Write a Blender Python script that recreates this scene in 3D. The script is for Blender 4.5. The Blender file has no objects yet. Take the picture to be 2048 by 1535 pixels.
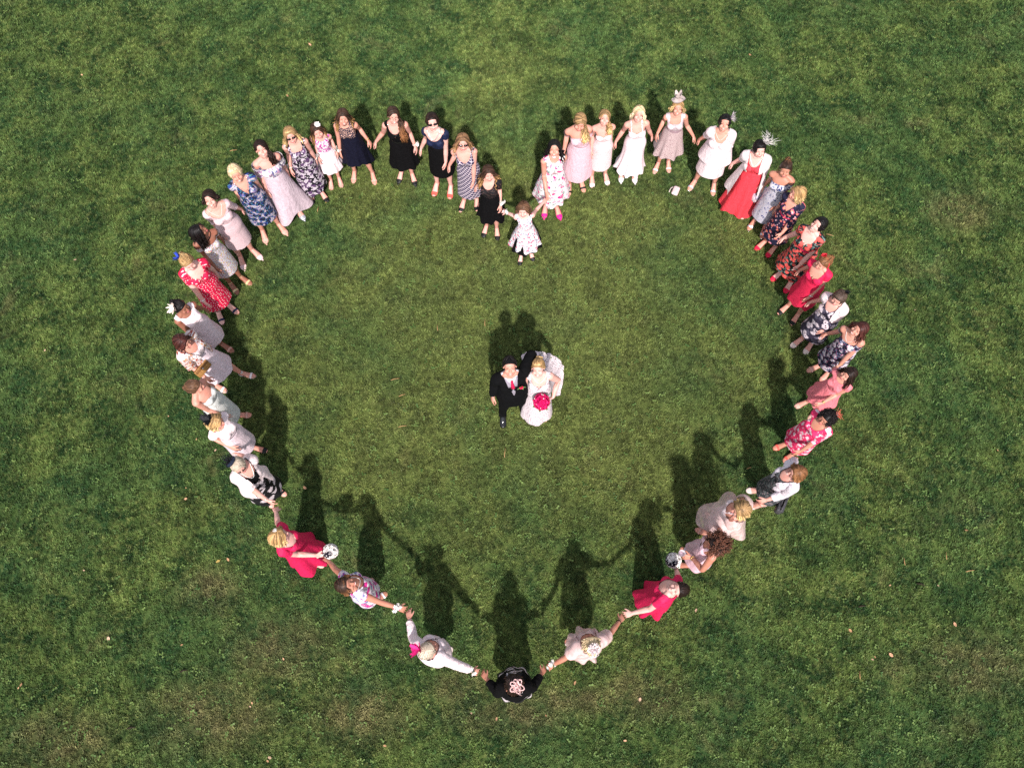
import bpy, bmesh, math, random
import numpy as np
from mathutils import Vector, Matrix, Quaternion
from mathutils.bvhtree import BVHTree

# ------------------------------------------------------------------ camera, sky, sun, exposure
scene = bpy.context.scene
COL = scene.collection
F_PX, TILT, CAM_H = 1656.0, math.radians(19.6), 11.5
cam_data = bpy.data.cameras.new("camera")
cam_data.sensor_width = 36.0
cam_data.lens = F_PX / 2048.0 * 36.0
cam_data.clip_start, cam_data.clip_end = 0.1, 2000.0
cam = bpy.data.objects.new("camera", cam_data)
COL.objects.link(cam)
cam.location = (0, 0, CAM_H)
cam.rotation_euler = (TILT, 0, 0)
scene.camera = cam

SUN_EL, SUN_AZ = math.radians(50.0), math.radians(183.0)      # the sun stands behind the bottom edge of the picture
world = bpy.data.worlds.new("World")
scene.world = world
world.use_nodes = True
wn = world.node_tree
sky = wn.nodes.new("ShaderNodeTexSky")
sky.sky_type = 'NISHITA'
sky.sun_disc = False
sky.sun_elevation = SUN_EL
sky.sun_rotation = SUN_AZ
hsv = wn.nodes.new("ShaderNodeHueSaturation")            # hazy summer sky, paler than deep blue
hsv.inputs["Saturation"].default_value = 0.45
wn.links.new(sky.outputs[0], hsv.inputs["Color"])
wn.links.new(hsv.outputs[0], wn.nodes["Background"].inputs[0])
wn.nodes["Background"].inputs[1].default_value = 0.15
sun_data = bpy.data.lights.new("sun", 'SUN')
sun_data.energy = 4.8
sun_data.angle = math.radians(1.6)
sun_data.color = (1.0, 0.94, 0.905)
sun = bpy.data.objects.new("sun", sun_data)
COL.objects.link(sun)
sun.rotation_euler = (math.radians(90.0) - SUN_EL, 0, math.radians(3.0))
scene.view_settings.view_transform = 'Standard'
scene.view_settings.look = 'None'
scene.view_settings.gamma = 1.0
scene.view_settings.use_curve_mapping = False
scene.view_settings.exposure = 0.32
scene.cycles.max_bounces = 5
scene.cycles.diffuse_bounces = 2
scene.cycles.glossy_bounces = 2
scene.cycles.transparent_max_bounces = 8
scene.cycles.use_denoising = False

RNG = random.Random(11)
NR = np.random.RandomState(5)
PI = math.pi


def ground(px, py, z=0.0):
    """world point at height z seen at photograph pixel (px, py); used to survey where people stand"""
    x, y = (px - 1024.0) / F_PX, (767.5 - py) / F_PX
    c, s = math.cos(TILT), math.sin(TILT)
    d = Vector((x, y * c + s, y * s - c))
    k = (z - CAM_H) / d.z
    return Vector((d.x * k, d.y * k, z))


# ------------------------------------------------------------------ material helpers
MATS = {}


def new_mat(name):
    m = bpy.data.materials.new(name)
    m.use_nodes = True
    nt = m.node_tree
    b = nt.nodes["Principled BSDF"]
    b.inputs["Roughness"].default_value = 0.75
    b.inputs["Specular IOR Level"].default_value = 0.25
    return m, nt, b


def nd(nt, typ, **kw):
    n = nt.nodes.new(typ)
    for k, v in kw.items():
        setattr(n, k, v)
    return n


def mixc(nt, fac, a, b, blend='MIX'):
    n = nd(nt, "ShaderNodeMix", data_type='RGBA', blend_type=blend)
    for sock, v in ((n.inputs[0], fac), (n.inputs[6], a), (n.inputs[7], b)):
        if hasattr(v, "links") or isinstance(v, bpy.types.NodeSocket):
            nt.links.new(v, sock)
        elif isinstance(v, (int, float)):
            sock.default_value = v
        else:
            sock.default_value = (v[0], v[1], v[2], 1)
    return n.outputs[2]


def ramp(nt, val, lo, hi, out0=0.0, out1=1.0):
    n = nd(nt, "ShaderNodeMapRange", interpolation_type='SMOOTHSTEP')
    nt.links.new(val, n.inputs[0])
    n.inputs[1].default_value, n.inputs[2].default_value = lo, hi
    n.inputs[3].default_value, n.inputs[4].default_value = out0, out1
    return n.outputs[0]


def noise(nt, vec, scale, detail=3, rough=0.55, dist=0.0):
    n = nd(nt, "ShaderNodeTexNoise")
    n.inputs["Scale"].default_value = scale
    n.inputs["Detail"].default_value = detail
    n.inputs["Roughness"].default_value = rough
    n.inputs["Distortion"].default_value = dist
    if vec is not None:
        nt.links.new(vec, n.inputs["Vector"])
    return n


def add_bump(nt, b, height, strength, dist=0.01):
    n = nd(nt, "ShaderNodeBump")
    n.inputs["Strength"].default_value = strength
    n.inputs["Distance"].default_value = dist
    nt.links.new(height, n.inputs["Height"])
    nt.links.new(n.outputs[0], b.inputs["Normal"])


def plain(name, col, rough=0.7, var=0.10, sheen=0.0, metal=0.0, spec=0.25, wr=0.6):
    """one-colour cloth, leather or metal with a slight mottle and fine crumple"""
    key = ("plain", name)
    if key in MATS:
        return MATS[key]
    m, nt, b = new_mat(name)
    tc = nd(nt, "ShaderNodeTexCoord")
    n1 = noise(nt, tc.outputs["Object"], 26.0, 3)
    f = ramp(nt, n1.outputs[0], 0.3, 0.7)
    dark = [c * (1 - var) for c in col]
    lite = [min(1, c * (1 + var)) for c in col]
    nt.links.new(mixc(nt, f, dark, lite), b.inputs["Base Color"])
    b.inputs["Roughness"].default_value = rough
    b.inputs["Metallic"].default_value = metal
    b.inputs["Specular IOR Level"].default_value = spec
    b.inputs["Sheen Weight"].default_value = sheen
    if wr:
        mpf = nd(nt, "ShaderNodeMapping")
        mpf.inputs["Scale"].default_value = (1, 1, .26)
        nt.links.new(tc.outputs["Object"], mpf.inputs[0])
        n2 = noise(nt, mpf.outputs[0], 15.0, 4, 0.6, 0.7)
        add_bump(nt, b, n2.outputs[0], wr, 0.035)
    MATS[key] = m
    return m


def printed(name, base, layers, rough=0.7, wr=0.6):
    """printed cloth: each layer is (colour, cells per metre, radius 0..1, randomness, wobble, seed)"""
    key = ("printed", name)
    if key in MATS:
        return MATS[key]
    m, nt, b = new_mat(name)
    uv = nd(nt, "ShaderNodeUVMap")
    tc = nd(nt, "ShaderNodeTexCoord")
    cur = base
    for i, (col, sc, rad, rnd, wob, seed) in enumerate(layers):
        sc = sc * 1.22
        mp = nd(nt, "ShaderNodeMapping")
        mp.inputs["Location"].default_value = (seed * 3.17, seed * 1.31, 0)
        nt.links.new(uv.outputs[0], mp.inputs[0])
        vec = mp.outputs[0]
        if wob > 0:
            nz = noise(nt, vec, sc * 1.7, 2)
            sub = nd(nt, "ShaderNodeVectorMath", operation='SUBTRACT')
            nt.links.new(nz.outputs[1], sub.inputs[0])
            sub.inputs[1].default_value = (0.5, 0.5, 0.5)
            scl = nd(nt, "ShaderNodeVectorMath", operation='SCALE')
            nt.links.new(sub.outputs[0], scl.inputs[0])
            scl.inputs[3].default_value = wob / sc
            ad = nd(nt, "ShaderNodeVectorMath", operation='ADD')
            nt.links.new(vec, ad.inputs[0])
            nt.links.new(scl.outputs[0], ad.inputs[1])
            vec = ad.outputs[0]
        vo = nd(nt, "ShaderNodeTexVoronoi", voronoi_dimensions='2D')
        vo.inputs["Scale"].default_value = sc
        vo.inputs["Randomness"].default_value = rnd
        nt.links.new(vec, vo.inputs["Vector"])
        mask = ramp(nt, vo.outputs["Distance"], rad * 0.82, rad * 1.05, 1.0, 0.0)
        if isinstance(cur, tuple):
            cur = mixc(nt, mask, cur, col)
        else:
            cur = mixc(nt, mask, cur, col)
    nt.links.new(cur, b.inputs["Base Color"])
    b.inputs["Roughness"].default_value = rough
    if wr:
        mpf = nd(nt, "ShaderNodeMapping")
        mpf.inputs["Scale"].default_value = (1, 1, .26)
        nt.links.new(tc.outputs["Object"], mpf.inputs[0])
        n2 = noise(nt, mpf.outputs[0], 15.0, 4, 0.6, 0.7)
        add_bump(nt, b, n2.outputs[0], wr, 0.035)
    MATS[key] = m
    return m


def lattice(name, base, line, sc, width=0.16):
    key = ("lattice", name)
    if key in MATS:
        return MATS[key]
    m, nt, b = new_mat(name)
    uv = nd(nt, "ShaderNodeUVMap")
    mp = nd(nt, "ShaderNodeMapping")
    mp.inputs["Rotation"].default_value = (0, 0, math.radians(38))
    nt.links.new(uv.outputs[0], mp.inputs[0])
    br = nd(nt, "ShaderNodeTexBrick", offset=0.0)
    br.inputs["Scale"].default_value = sc
    br.inputs["Mortar Size"].default_value = width * 0.5
    br.inputs["Mortar Smooth"].default_value = 0.1
    br.inputs["Brick Width"].default_value = 1.2
    br.inputs["Row Height"].default_value = 0.9
    br.inputs["Color1"].default_value = (*base, 1)
    br.inputs["Color2"].default_value = (base[0] * 0.8, base[1] * 0.8, base[2] * 0.9, 1)
    br.inputs["Mortar"].default_value = (*line, 1)
    nt.links.new(mp.outputs[0], br.inputs[0])
    nt.links.new(br.outputs[0], b.inputs["Base Color"])
    MATS[key] = m
    return m


def lace(name, base, hole, sc=55.0, amount=0.30, rough=0.75, alpha=None):
    """lace or openwork cloth: darker openings between raised motifs"""
    key = ("lace", name)
    if key in MATS:
        return MATS[key]
    m, nt, b = new_mat(name)
    uv = nd(nt, "ShaderNodeUVMap")
    nz = noise(nt, uv.outputs[0], sc * 0.6, 3, 0.6, 1.5)
    vo = nd(nt, "ShaderNodeTexVoronoi", voronoi_dimensions='2D', feature='DISTANCE_TO_EDGE')
    vo.inputs["Scale"].default_value = sc
    nt.links.new(uv.outputs[0], vo.inputs["Vector"])
    a = ramp(nt, vo.outputs["Distance"], 0.16, 0.30)
    g = ramp(nt, nz.outputs[0], 0.62 - amount * 0.5, 0.72 - amount * 0.5)
    mul = nd(nt, "ShaderNodeMath", operation='MULTIPLY')
    nt.links.new(a, mul.inputs[0])
    nt.links.new(g, mul.inputs[1])
    nt.links.new(mixc(nt, mul.outputs[0], base, hole), b.inputs["Base Color"])
    b.inputs["Roughness"].default_value = rough
    if alpha is not None:
        nt.links.new(ramp(nt, mul.outputs[0], 0, 1, 1.0, alpha), b.inputs["Alpha"])
    tc = nd(nt, "ShaderNodeTexCoord")
    n2 = noise(nt, tc.outputs["Object"], 18.0, 4, 0.6, 0.8)
    add_bump(nt, b, n2.outputs[0], 0.35, 0.015)
    MATS[key] = m
    return m


def sheer(name, col, alpha=0.6):
    key = ("sheer", name)
    if key in MATS:
        return MATS[key]
    m, nt, b = new_mat(name)
    tc = nd(nt, "ShaderNodeTexCoord")
    n1 = noise(nt, tc.outputs["Object"], 12.0, 3)
    f = ramp(nt, n1.outputs[0], 0.3, 0.7)
    nt.links.new(mixc(nt, f, [c * 0.85 for c in col], col), b.inputs["Base Color"])
    b.inputs["Roughness"].default_value = 0.55
    nt.links.new(ramp(nt, n1.outputs[0], 0.3, 0.7, alpha - 0.08, alpha + 0.12), b.inputs["Alpha"])
    MATS[key] = m
    return m


def skin_mat(name, col):
    key = ("skin", name)
    if key in MATS:
        return MATS[key]
    m, nt, b = new_mat(name)
    tc = nd(nt, "ShaderNodeTexCoord")
    n1 = noise(nt, tc.outputs["Object"], 9.0, 4)
    f = ramp(nt, n1.outputs[0], 0.35, 0.7)
    c = mixc(nt, f, col, (col[0] * 1.03, col[1] * 0.86, col[2] * 0.82))
    nt.links.new(c, b.inputs["Base Color"])
    b.inputs["Roughness"].default_value = 0.48
    b.inputs["Specular IOR Level"].default_value = 0.35
    MATS[key] = m
    return m


def hair_mat(name, root, tip):
    """strand-to-strand variation and root-to-tip colour come from the 'strand' attribute of the locks"""
    key = ("hair", name)
    if key in MATS:
        return MATS[key]
    m, nt, b = new_mat(name)
    at = nd(nt, "ShaderNodeAttribute", attribute_name="strand")
    sp = nd(nt, "ShaderNodeSeparateColor")
    nt.links.new(at.outputs[0], sp.inputs[0])
    c = mixc(nt, ramp(nt, sp.outputs[1], 0.35, 0.85), root, tip)
    v = ramp(nt, sp.outputs[0], 0.0, 1.0, 0.55, 1.75)
    hs = nd(nt, "ShaderNodeHueSaturation")
    nt.links.new(c, hs.inputs["Color"])
    nt.links.new(v, hs.inputs["Value"])
    nt.links.new(hs.outputs[0], b.inputs["Base Color"])
    b.inputs["Roughness"].default_value = 0.45
    b.inputs["Specular IOR Level"].default_value = 0.22
    MATS[key] = m
    return m


# ------------------------------------------------------------------ object helpers
def mesh_obj(name, verts, faces, mats, parent=None, mat_idx=None, uvs=None, smooth=True, strand=None):
    me = bpy.data.meshes.new(name)
    me.from_pydata([tuple(v) for v in verts], [], [tuple(int(i) for i in f) for f in faces])
    if not isinstance(mats, (list, tuple)):
        mats = [mats]
    for m in mats:
        me.materials.append(m)
    if mat_idx is not None:
        me.polygons.foreach_set("material_index", np.asarray(mat_idx, dtype=np.int32))
    if smooth:
        me.polygons.foreach_set("use_smooth", np.ones(len(me.polygons), dtype=bool))
    if uvs is not None:
        lay = me.uv_layers.new(name="UVMap")
        li = np.empty(len(me.loops), dtype=np.int32)
        me.loops.foreach_get("vertex_index", li)
        lay.data.foreach_set("uv", np.asarray(uvs, dtype=np.float32)[li].ravel())
    if strand is not None:
        at = me.attributes.new("strand", 'FLOAT_COLOR', 'POINT')
        col = np.ones((len(verts), 4), dtype=np.float32)
        col[:, :2] = strand
        at.data.foreach_set("color", col.ravel())
    me.update()
    o = bpy.data.objects.new(name, me)
    COL.objects.link(o)
    if parent is not None:
        o.parent = parent
    return o


class Geo:
    """collects simple shapes into one mesh"""

    def __init__(self):
        self.v, self.f, self.m = [], [], []
        self.n = 0

    def add(self, verts, faces, mi=0):
        base = self.n
        self.v.extend(verts)
        self.n += len(verts)
        for f in faces:
            self.f.append([i + base for i in f])
            self.m.append(mi)

    def loft(self, rings, mi=0, cap=True, close=True):
        """rings: list of equal-length point lists"""
        k = len(rings[0])
        vs = [p for r in rings for p in r]
        fs = []
        for a in range(len(rings) - 1):
            for j in range(k if close else k - 1):
                j2 = (j + 1) % k
                fs.append([a * k + j, a * k + j2, (a + 1) * k + j2, (a + 1) * k + j])
        if cap:
            fs.append(list(range(k))[::-1])
            fs.append([(len(rings) - 1) * k + j for j in range(k)])
        self.add(vs, fs, mi)

    def tube(self, pts, radii, sides=8, mi=0, flat=1.0, up=Vector((0, 0, 1))):
        pts = [Vector(p) for p in pts]
        if not isinstance(radii, (list, tuple)):
            radii = [radii] * len(pts)
        rings = []
        for i, p in enumerate(pts):
            d = (pts[min(i + 1, len(pts) - 1)] - pts[max(i - 1, 0)])
            if d.length < 1e-9:
                d = Vector((0, 0, 1))
            d.normalize()
            u = up if abs(d.dot(up)) < 0.95 else Vector((0, 1, 0))
            a = d.cross(u).normalized()
            b = a.cross(d).normalized()
            r = radii[i]
            rx, ry = (r if isinstance(r, tuple) else (r, r * flat))
            rings.append([p + a * (math.cos(t) * rx) + b * (math.sin(t) * ry) for t in
                          [2 * PI * j / sides for j in range(sides)]])
        self.loft(rings, mi)

    def ball(self, c, r, seg=10, rings=7, mi=0, rot=None):
        c = Vector(c)
        r = Vector(r if isinstance(r, (tuple, list, Vector)) else (r, r, r))
        rr = []
        for i in range(1, rings):
            e = -PI / 2 + PI * i / rings
            ring = []
            for j in range(seg):
                t = 2 * PI * j / seg
                p = Vector((math.cos(t) * math.cos(e) * r.x, math.sin(t) * math.cos(e) * r.y, math.sin(e) * r.z))
                ring.append(c + (rot @ p if rot else p))
            rr.append(ring)
        k = seg
        vs = [p for q in rr for p in q]
        lo = Vector((0, 0, -r.z))
        hi = Vector((0, 0, r.z))
        vs += [c + (rot @ lo if rot else lo), c + (rot @ hi if rot else hi)]
        fs = []
        for a in range(len(rr) - 1):
            for j in range(k):
                j2 = (j + 1) % k
                fs.append([a * k + j, a * k + j2, (a + 1) * k + j2, (a + 1) * k + j])
        L = len(rr) * k
        for j in range(k):
            fs.append([L, (j + 1) % k, j])
            fs.append([L + 1, (len(rr) - 1) * k + j, (len(rr) - 1) * k + (j + 1) % k])
        self.add(vs, fs, mi)

    def obj(self, name, mats, parent=None, smooth=True, uv=False):
        uvs = None
        if uv:
            uvs = [(p[0] + p[1] * 0.37, p[2] + p[1] * 0.5) for p in self.v]
        return mesh_obj(name, self.v, self.f, mats, parent, self.m, uvs, smooth)


# ------------------------------------------------------------------ the lawn
BARE = [(925, 1378, .55, .28), (1010, 1430, 1.1, .30), (1140, 1400, .8, .25), (720, 1430, .9, .5), (560, 1300, .9, .55), (420, 1180, .6, .4),
        (1290, 1390, .7, .4), (1920, 420, .7, .5), (430, 1430, 1.2, .6), (120, 1480, 1.0, .5), (1950, 1330, 1.0, .5)]


def lawn_colour(nt, pos, blades):
    """grass colour varies over metres (lush, dry, mossy) and over centimetres; thin worn spots show straw and soil"""
    n_big = noise(nt, pos, .55, 4, .6, .4)
    n_mid = noise(nt, pos, 2.6, 5, .65, .3)
    n_fine = noise(nt, pos, 16.0, 4, .7)
    n_dry = noise(nt, pos, 1.1, 6, .70, .6)
    lush, mid, yel = (.022, .056, .016), (.122, .178, .045), (.33, .35, .11)
    straw, soil = (.30, .235, .105), (.095, .070, .042)
    c = mixc(nt, ramp(nt, n_mid.outputs[0], .36, .62), lush, mid)
    c = mixc(nt, ramp(nt, n_fine.outputs[0], .46, .74, 0, .6), c, yel)
    c = mixc(nt, ramp(nt, n_big.outputs[0], .42, .62, 0, .45), c, (.040, .105, .036))
    n_soft = noise(nt, pos, 1.5, 3, .6, .5)
    c = mixc(nt, ramp(nt, n_soft.outputs[0], .46, .66, 0, .5), c, (.034, .074, .020))
    c = mixc(nt, ramp(nt, n_dry.outputs[0], .55, .74, 0, .32), c, straw)
    # the ground inside the ring is drier and trodden; outside it is lusher
    sb = nd(nt, "ShaderNodeVectorMath", operation='SUBTRACT')
    nt.links.new(pos, sb.inputs[0])
    sb.inputs[1].default_value = (.2, 5.2, 0)
    dv = nd(nt, "ShaderNodeVectorMath", operation='DIVIDE')
    nt.links.new(sb.outputs[0], dv.inputs[0])
    dv.inputs[1].default_value = (4.6, 4.2, 10)
    ln = nd(nt, "ShaderNodeVectorMath", operation='LENGTH')
    nt.links.new(dv.outputs[0], ln.inputs[0])
    ad = nd(nt, "ShaderNodeMath", operation='ADD')
    nt.links.new(ln.outputs["Value"], ad.inputs[0])
    nt.links.new(ramp(nt, n_big.outputs[0], .3, .7, -.35, .35), ad.inputs[1])
    c = mixc(nt, ramp(nt, ad.outputs[0], .35, 1.25, .40, 0), c, (.20, .21, .060))
    # worn spots
    worn = None
    for px, py, rx, ry in BARE:
        g = ground(px, py)
        sb = nd(nt, "ShaderNodeVectorMath", operation='SUBTRACT')
        nt.links.new(pos, sb.inputs[0])
        sb.inputs[1].default_value = (g.x, g.y, 0)
        dv = nd(nt, "ShaderNodeVectorMath", operation='DIVIDE')
        nt.links.new(sb.outputs[0], dv.inputs[0])
        dv.inputs[1].default_value = (rx, ry, 10)
        ln = nd(nt, "ShaderNodeVectorMath", operation='LENGTH')
        nt.links.new(dv.outputs[0], ln.inputs[0])
        r = ramp(nt, ln.outputs["Value"], .1, 1.2, .8, 0)
        if worn is None:
            worn = r
        else:
            mx = nd(nt, "ShaderNodeMath", operation='MAXIMUM')
            nt.links.new(worn, mx.inputs[0])
            nt.links.new(r, mx.inputs[1])
            worn = mx.outputs[0]
    mu = nd(nt, "ShaderNodeMath", operation='MULTIPLY')
    nt.links.new(worn, mu.inputs[0])
    nt.links.new(ramp(nt, n_mid.outputs[0], .36, .66, .25, 1.0), mu.inputs[1])
    worn = mu.outputs[0]
    c = mixc(nt, worn, c, (.22, .185, .085) if blades else soil)
    return c, worn


def make_lawn():
    # soil and thatch
    m, nt, b = new_mat("lawn soil and thatch")
    geo = nd(nt, "ShaderNodeNewGeometry")
    c, worn = lawn_colour(nt, geo.outputs["Position"], False)
    nz = noise(nt, geo.outputs["Position"], 60, 4, .7)
    c = mixc(nt, ramp(nt, nz.outputs[0], .35, .65), mixc(nt, .55, c, (.02, .03, .01)), c)
    nt.links.new(c, b.inputs["Base Color"])
    b.inputs["Roughness"].default_value = .95
    b.inputs["Specular IOR Level"].default_value = .05
    add_bump(nt, b, nz.outputs[0], .8, .03)
    g = mesh_obj("ground", [(-600, -600, 0), (600, -600, 0), (600, 600, 0), (-600, 600, 0)], [(0, 1, 2, 3)], m, smooth=False)
    g["kind"] = "structure"
    g["label"] = "mown green lawn under the heart of people"
    # blades
    m, nt, b = new_mat("grass blades")
    geo = nd(nt, "ShaderNodeNewGeometry")
    oi = nd(nt, "ShaderNodeObjectInfo")
    c, worn = lawn_colour(nt, geo.outputs["Position"], True)
    hs = nd(nt, "ShaderNodeHueSaturation")
    nt.links.new(c, hs.inputs["Color"])
    nt.links.new(ramp(nt, oi.outputs["Random"], 0, 1, .55, 1.75), hs.inputs["Value"])
    nt.links.new(hs.outputs[0], b.inputs["Base Color"])
    b.inputs["Roughness"].default_value = .55
    b.inputs["Specular IOR Level"].default_value = .22
    try:
        tr = nd(nt, "ShaderNodeBsdfTranslucent")
        nt.links.new(hs.outputs[0], tr.inputs[0])
        mx = nd(nt, "ShaderNodeMixShader")
        mx.inputs[0].default_value = .22
        out = nt.nodes["Material Output"]
        nt.links.new(b.outputs[0], mx.inputs[1])
        nt.links.new(tr.outputs[0], mx.inputs[2])
        nt.links.new(mx.outputs[0], out.inputs[0])
    except Exception:
        pass
    tufts = bpy.data.collections.new("grass tuft kinds")
    rs = random.Random(4)
    for k in range(7):
        vs, fs = [], []
        for i in range(15):
            a = rs.random() * 6.28
            r = .024 * math.sqrt(rs.random())
            x, y = r * math.cos(a), r * math.sin(a)
            d = rs.random() * 6.28
            L = rs.uniform(.022, .042)
            lean = rs.uniform(.25, 1.1)
            w = rs.uniform(.0022, .0042)
            dx, dy = math.cos(d), math.sin(d)
            px, py = -dy * w, dx * w
            z1, h1 = L * .55 * math.cos(lean * .6), L * .55 * math.sin(lean * .6)
            z2, h2 = z1 + L * .45 * math.cos(lean * 1.25), h1 + L * .45 * math.sin(lean * 1.25)
            n = len(vs)
            vs += [(x - px, y - py, 0), (x + px, y + py, 0), (x + dx * h1 + px * .9, y + dy * h1 + py * .9, z1), (x + dx * h1 - px * .9, y + dy * h1 - py * .9, z1),
                   (x + dx * h2, y + dy * h2, z2)]
            fs += [(n, n + 1, n + 2, n + 3), (n + 3, n + 2, n + 4)]
        me = bpy.data.meshes.new("grass_tuft")
        me.from_pydata(vs, [], fs)
        me.materials.append(m)
        me.update()
        o = bpy.data.objects.new("grass_tuft", me)
        tufts.objects.link(o)
    base = mesh_obj("grass", [(-10.5, -3.0, .0), (10.5, -3.0, .0), (10.5, 13.5, .0), (-10.5, 13.5, .0)], [(0, 1, 2, 3)], m, smooth=False)
    base["kind"] = "stuff"
    base["label"] = "short green lawn grass covering the whole ground"
    base["category"] = "grass"
    ng = bpy.data.node_groups.new("grass scatter", 'GeometryNodeTree')
    ng.interface.new_socket("Geometry", in_out='INPUT', socket_type='NodeSocketGeometry')
    ng.interface.new_socket("Geometry", in_out='OUTPUT', socket_type='NodeSocketGeometry')
    N, Lk = ng.nodes, ng.links
    gi, go = N.new("NodeGroupInput"), N.new("NodeGroupOutput")
    ds = N.new("GeometryNodeDistributePointsOnFaces")
    ps = N.new("GeometryNodeInputPosition")
    nz = N.new("ShaderNodeTexNoise")
    nz.inputs["Scale"].default_value = 2.2
    nz.inputs["Detail"].default_value = 4
    mr = N.new("ShaderNodeMapRange")
    mr.inputs[1].default_value, mr.inputs[2].default_value = .3, .6
    mr.inputs[3].default_value, mr.inputs[4].default_value = 450, 1050
    Lk.new(ps.outputs[0], nz.inputs["Vector"])
    Lk.new(nz.outputs[0], mr.inputs[0])
    Lk.new(mr.outputs[0], ds.inputs["Density"])
    Lk.new(gi.outputs[0], ds.inputs[0])
    ci = N.new("GeometryNodeCollectionInfo")
    ci.inputs[0].default_value = tufts
    ci.inputs["Separate Children"].default_value = True
    ci.inputs["Reset Children"].default_value = True
    ip = N.new("GeometryNodeInstanceOnPoints")
    ip.inputs["Pick Instance"].default_value = True
    sx = N.new("ShaderNodeSeparateXYZ")
    Lk.new(ps.outputs[0], sx.inputs[0])
    fr = N.new("ShaderNodeMath")
    fr.operation = 'MULTIPLY'
    fr.inputs[1].default_value = 2 * PI / 1.05
    Lk.new(sx.outputs[0], fr.inputs[0])
    sn = N.new("ShaderNodeMath")
    sn.operation = 'SINE'
    Lk.new(fr.outputs[0], sn.inputs[0])
    am = N.new("ShaderNodeMath")
    am.operation = 'MULTIPLY'
    am.inputs[1].default_value = .16
    Lk.new(sn.outputs[0], am.inputs[0])
    cx = N.new("ShaderNodeCombineXYZ")
    Lk.new(am.outputs[0], cx.inputs[0])
    e1 = N.new("FunctionNodeRandomValue")
    e1.data_type = 'FLOAT'
    e1.inputs[2].default_value, e1.inputs[3].default_value = 0, 6.283
    cz = N.new("ShaderNodeCombineXYZ")
    Lk.new(e1.outputs[1], cz.inputs[2])
    er0 = N.new("FunctionNodeEulerToRotation")
    Lk.new(cx.outputs[0], er0.inputs[0])
    er1 = N.new("FunctionNodeEulerToRotation")
    Lk.new(cz.outputs[0], er1.inputs[0])
    rr = N.new("FunctionNodeRotateRotation")
    rr.rotation_space = 'GLOBAL'
    Lk.new(er1.outputs[0], rr.inputs[0])
    Lk.new(er0.outputs[0], rr.inputs[1])
    r2 = N.new("FunctionNodeRandomValue")
    r2.data_type = 'FLOAT'
    r2.inputs[2].default_value, r2.inputs[3].default_value = .7, 1.35
    n2 = N.new("ShaderNodeTexNoise")
    n2.inputs["Scale"].default_value = 5.0
    n2.inputs["Detail"].default_value = 3
    m2 = N.new("ShaderNodeMapRange")
    m2.inputs[1].default_value, m2.inputs[2].default_value = .3, .7
    m2.inputs[3].default_value, m2.inputs[4].default_value = .7, 1.3
    mm = N.new("ShaderNodeMath")
    mm.operation = 'MULTIPLY'
    Lk.new(ps.outputs[0], n2.inputs["Vector"])
    Lk.new(n2.outputs[0], m2.inputs[0])
    Lk.new(m2.outputs[0], mm.inputs[0])
    Lk.new(r2.outputs[1], mm.inputs[1])
    Lk.new(ds.outputs[0], ip.inputs["Points"])
    Lk.new(ci.outputs[0], ip.inputs["Instance"])
    Lk.new(rr.outputs[0], ip.inputs["Rotation"])
    Lk.new(mm.outputs[0], ip.inputs["Scale"])
    Lk.new(ip.outputs[0], go.inputs[0])
    md = base.modifiers.new("grass scatter", 'NODES')
    md.node_group = ng
    make_clover()
    return base


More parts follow.
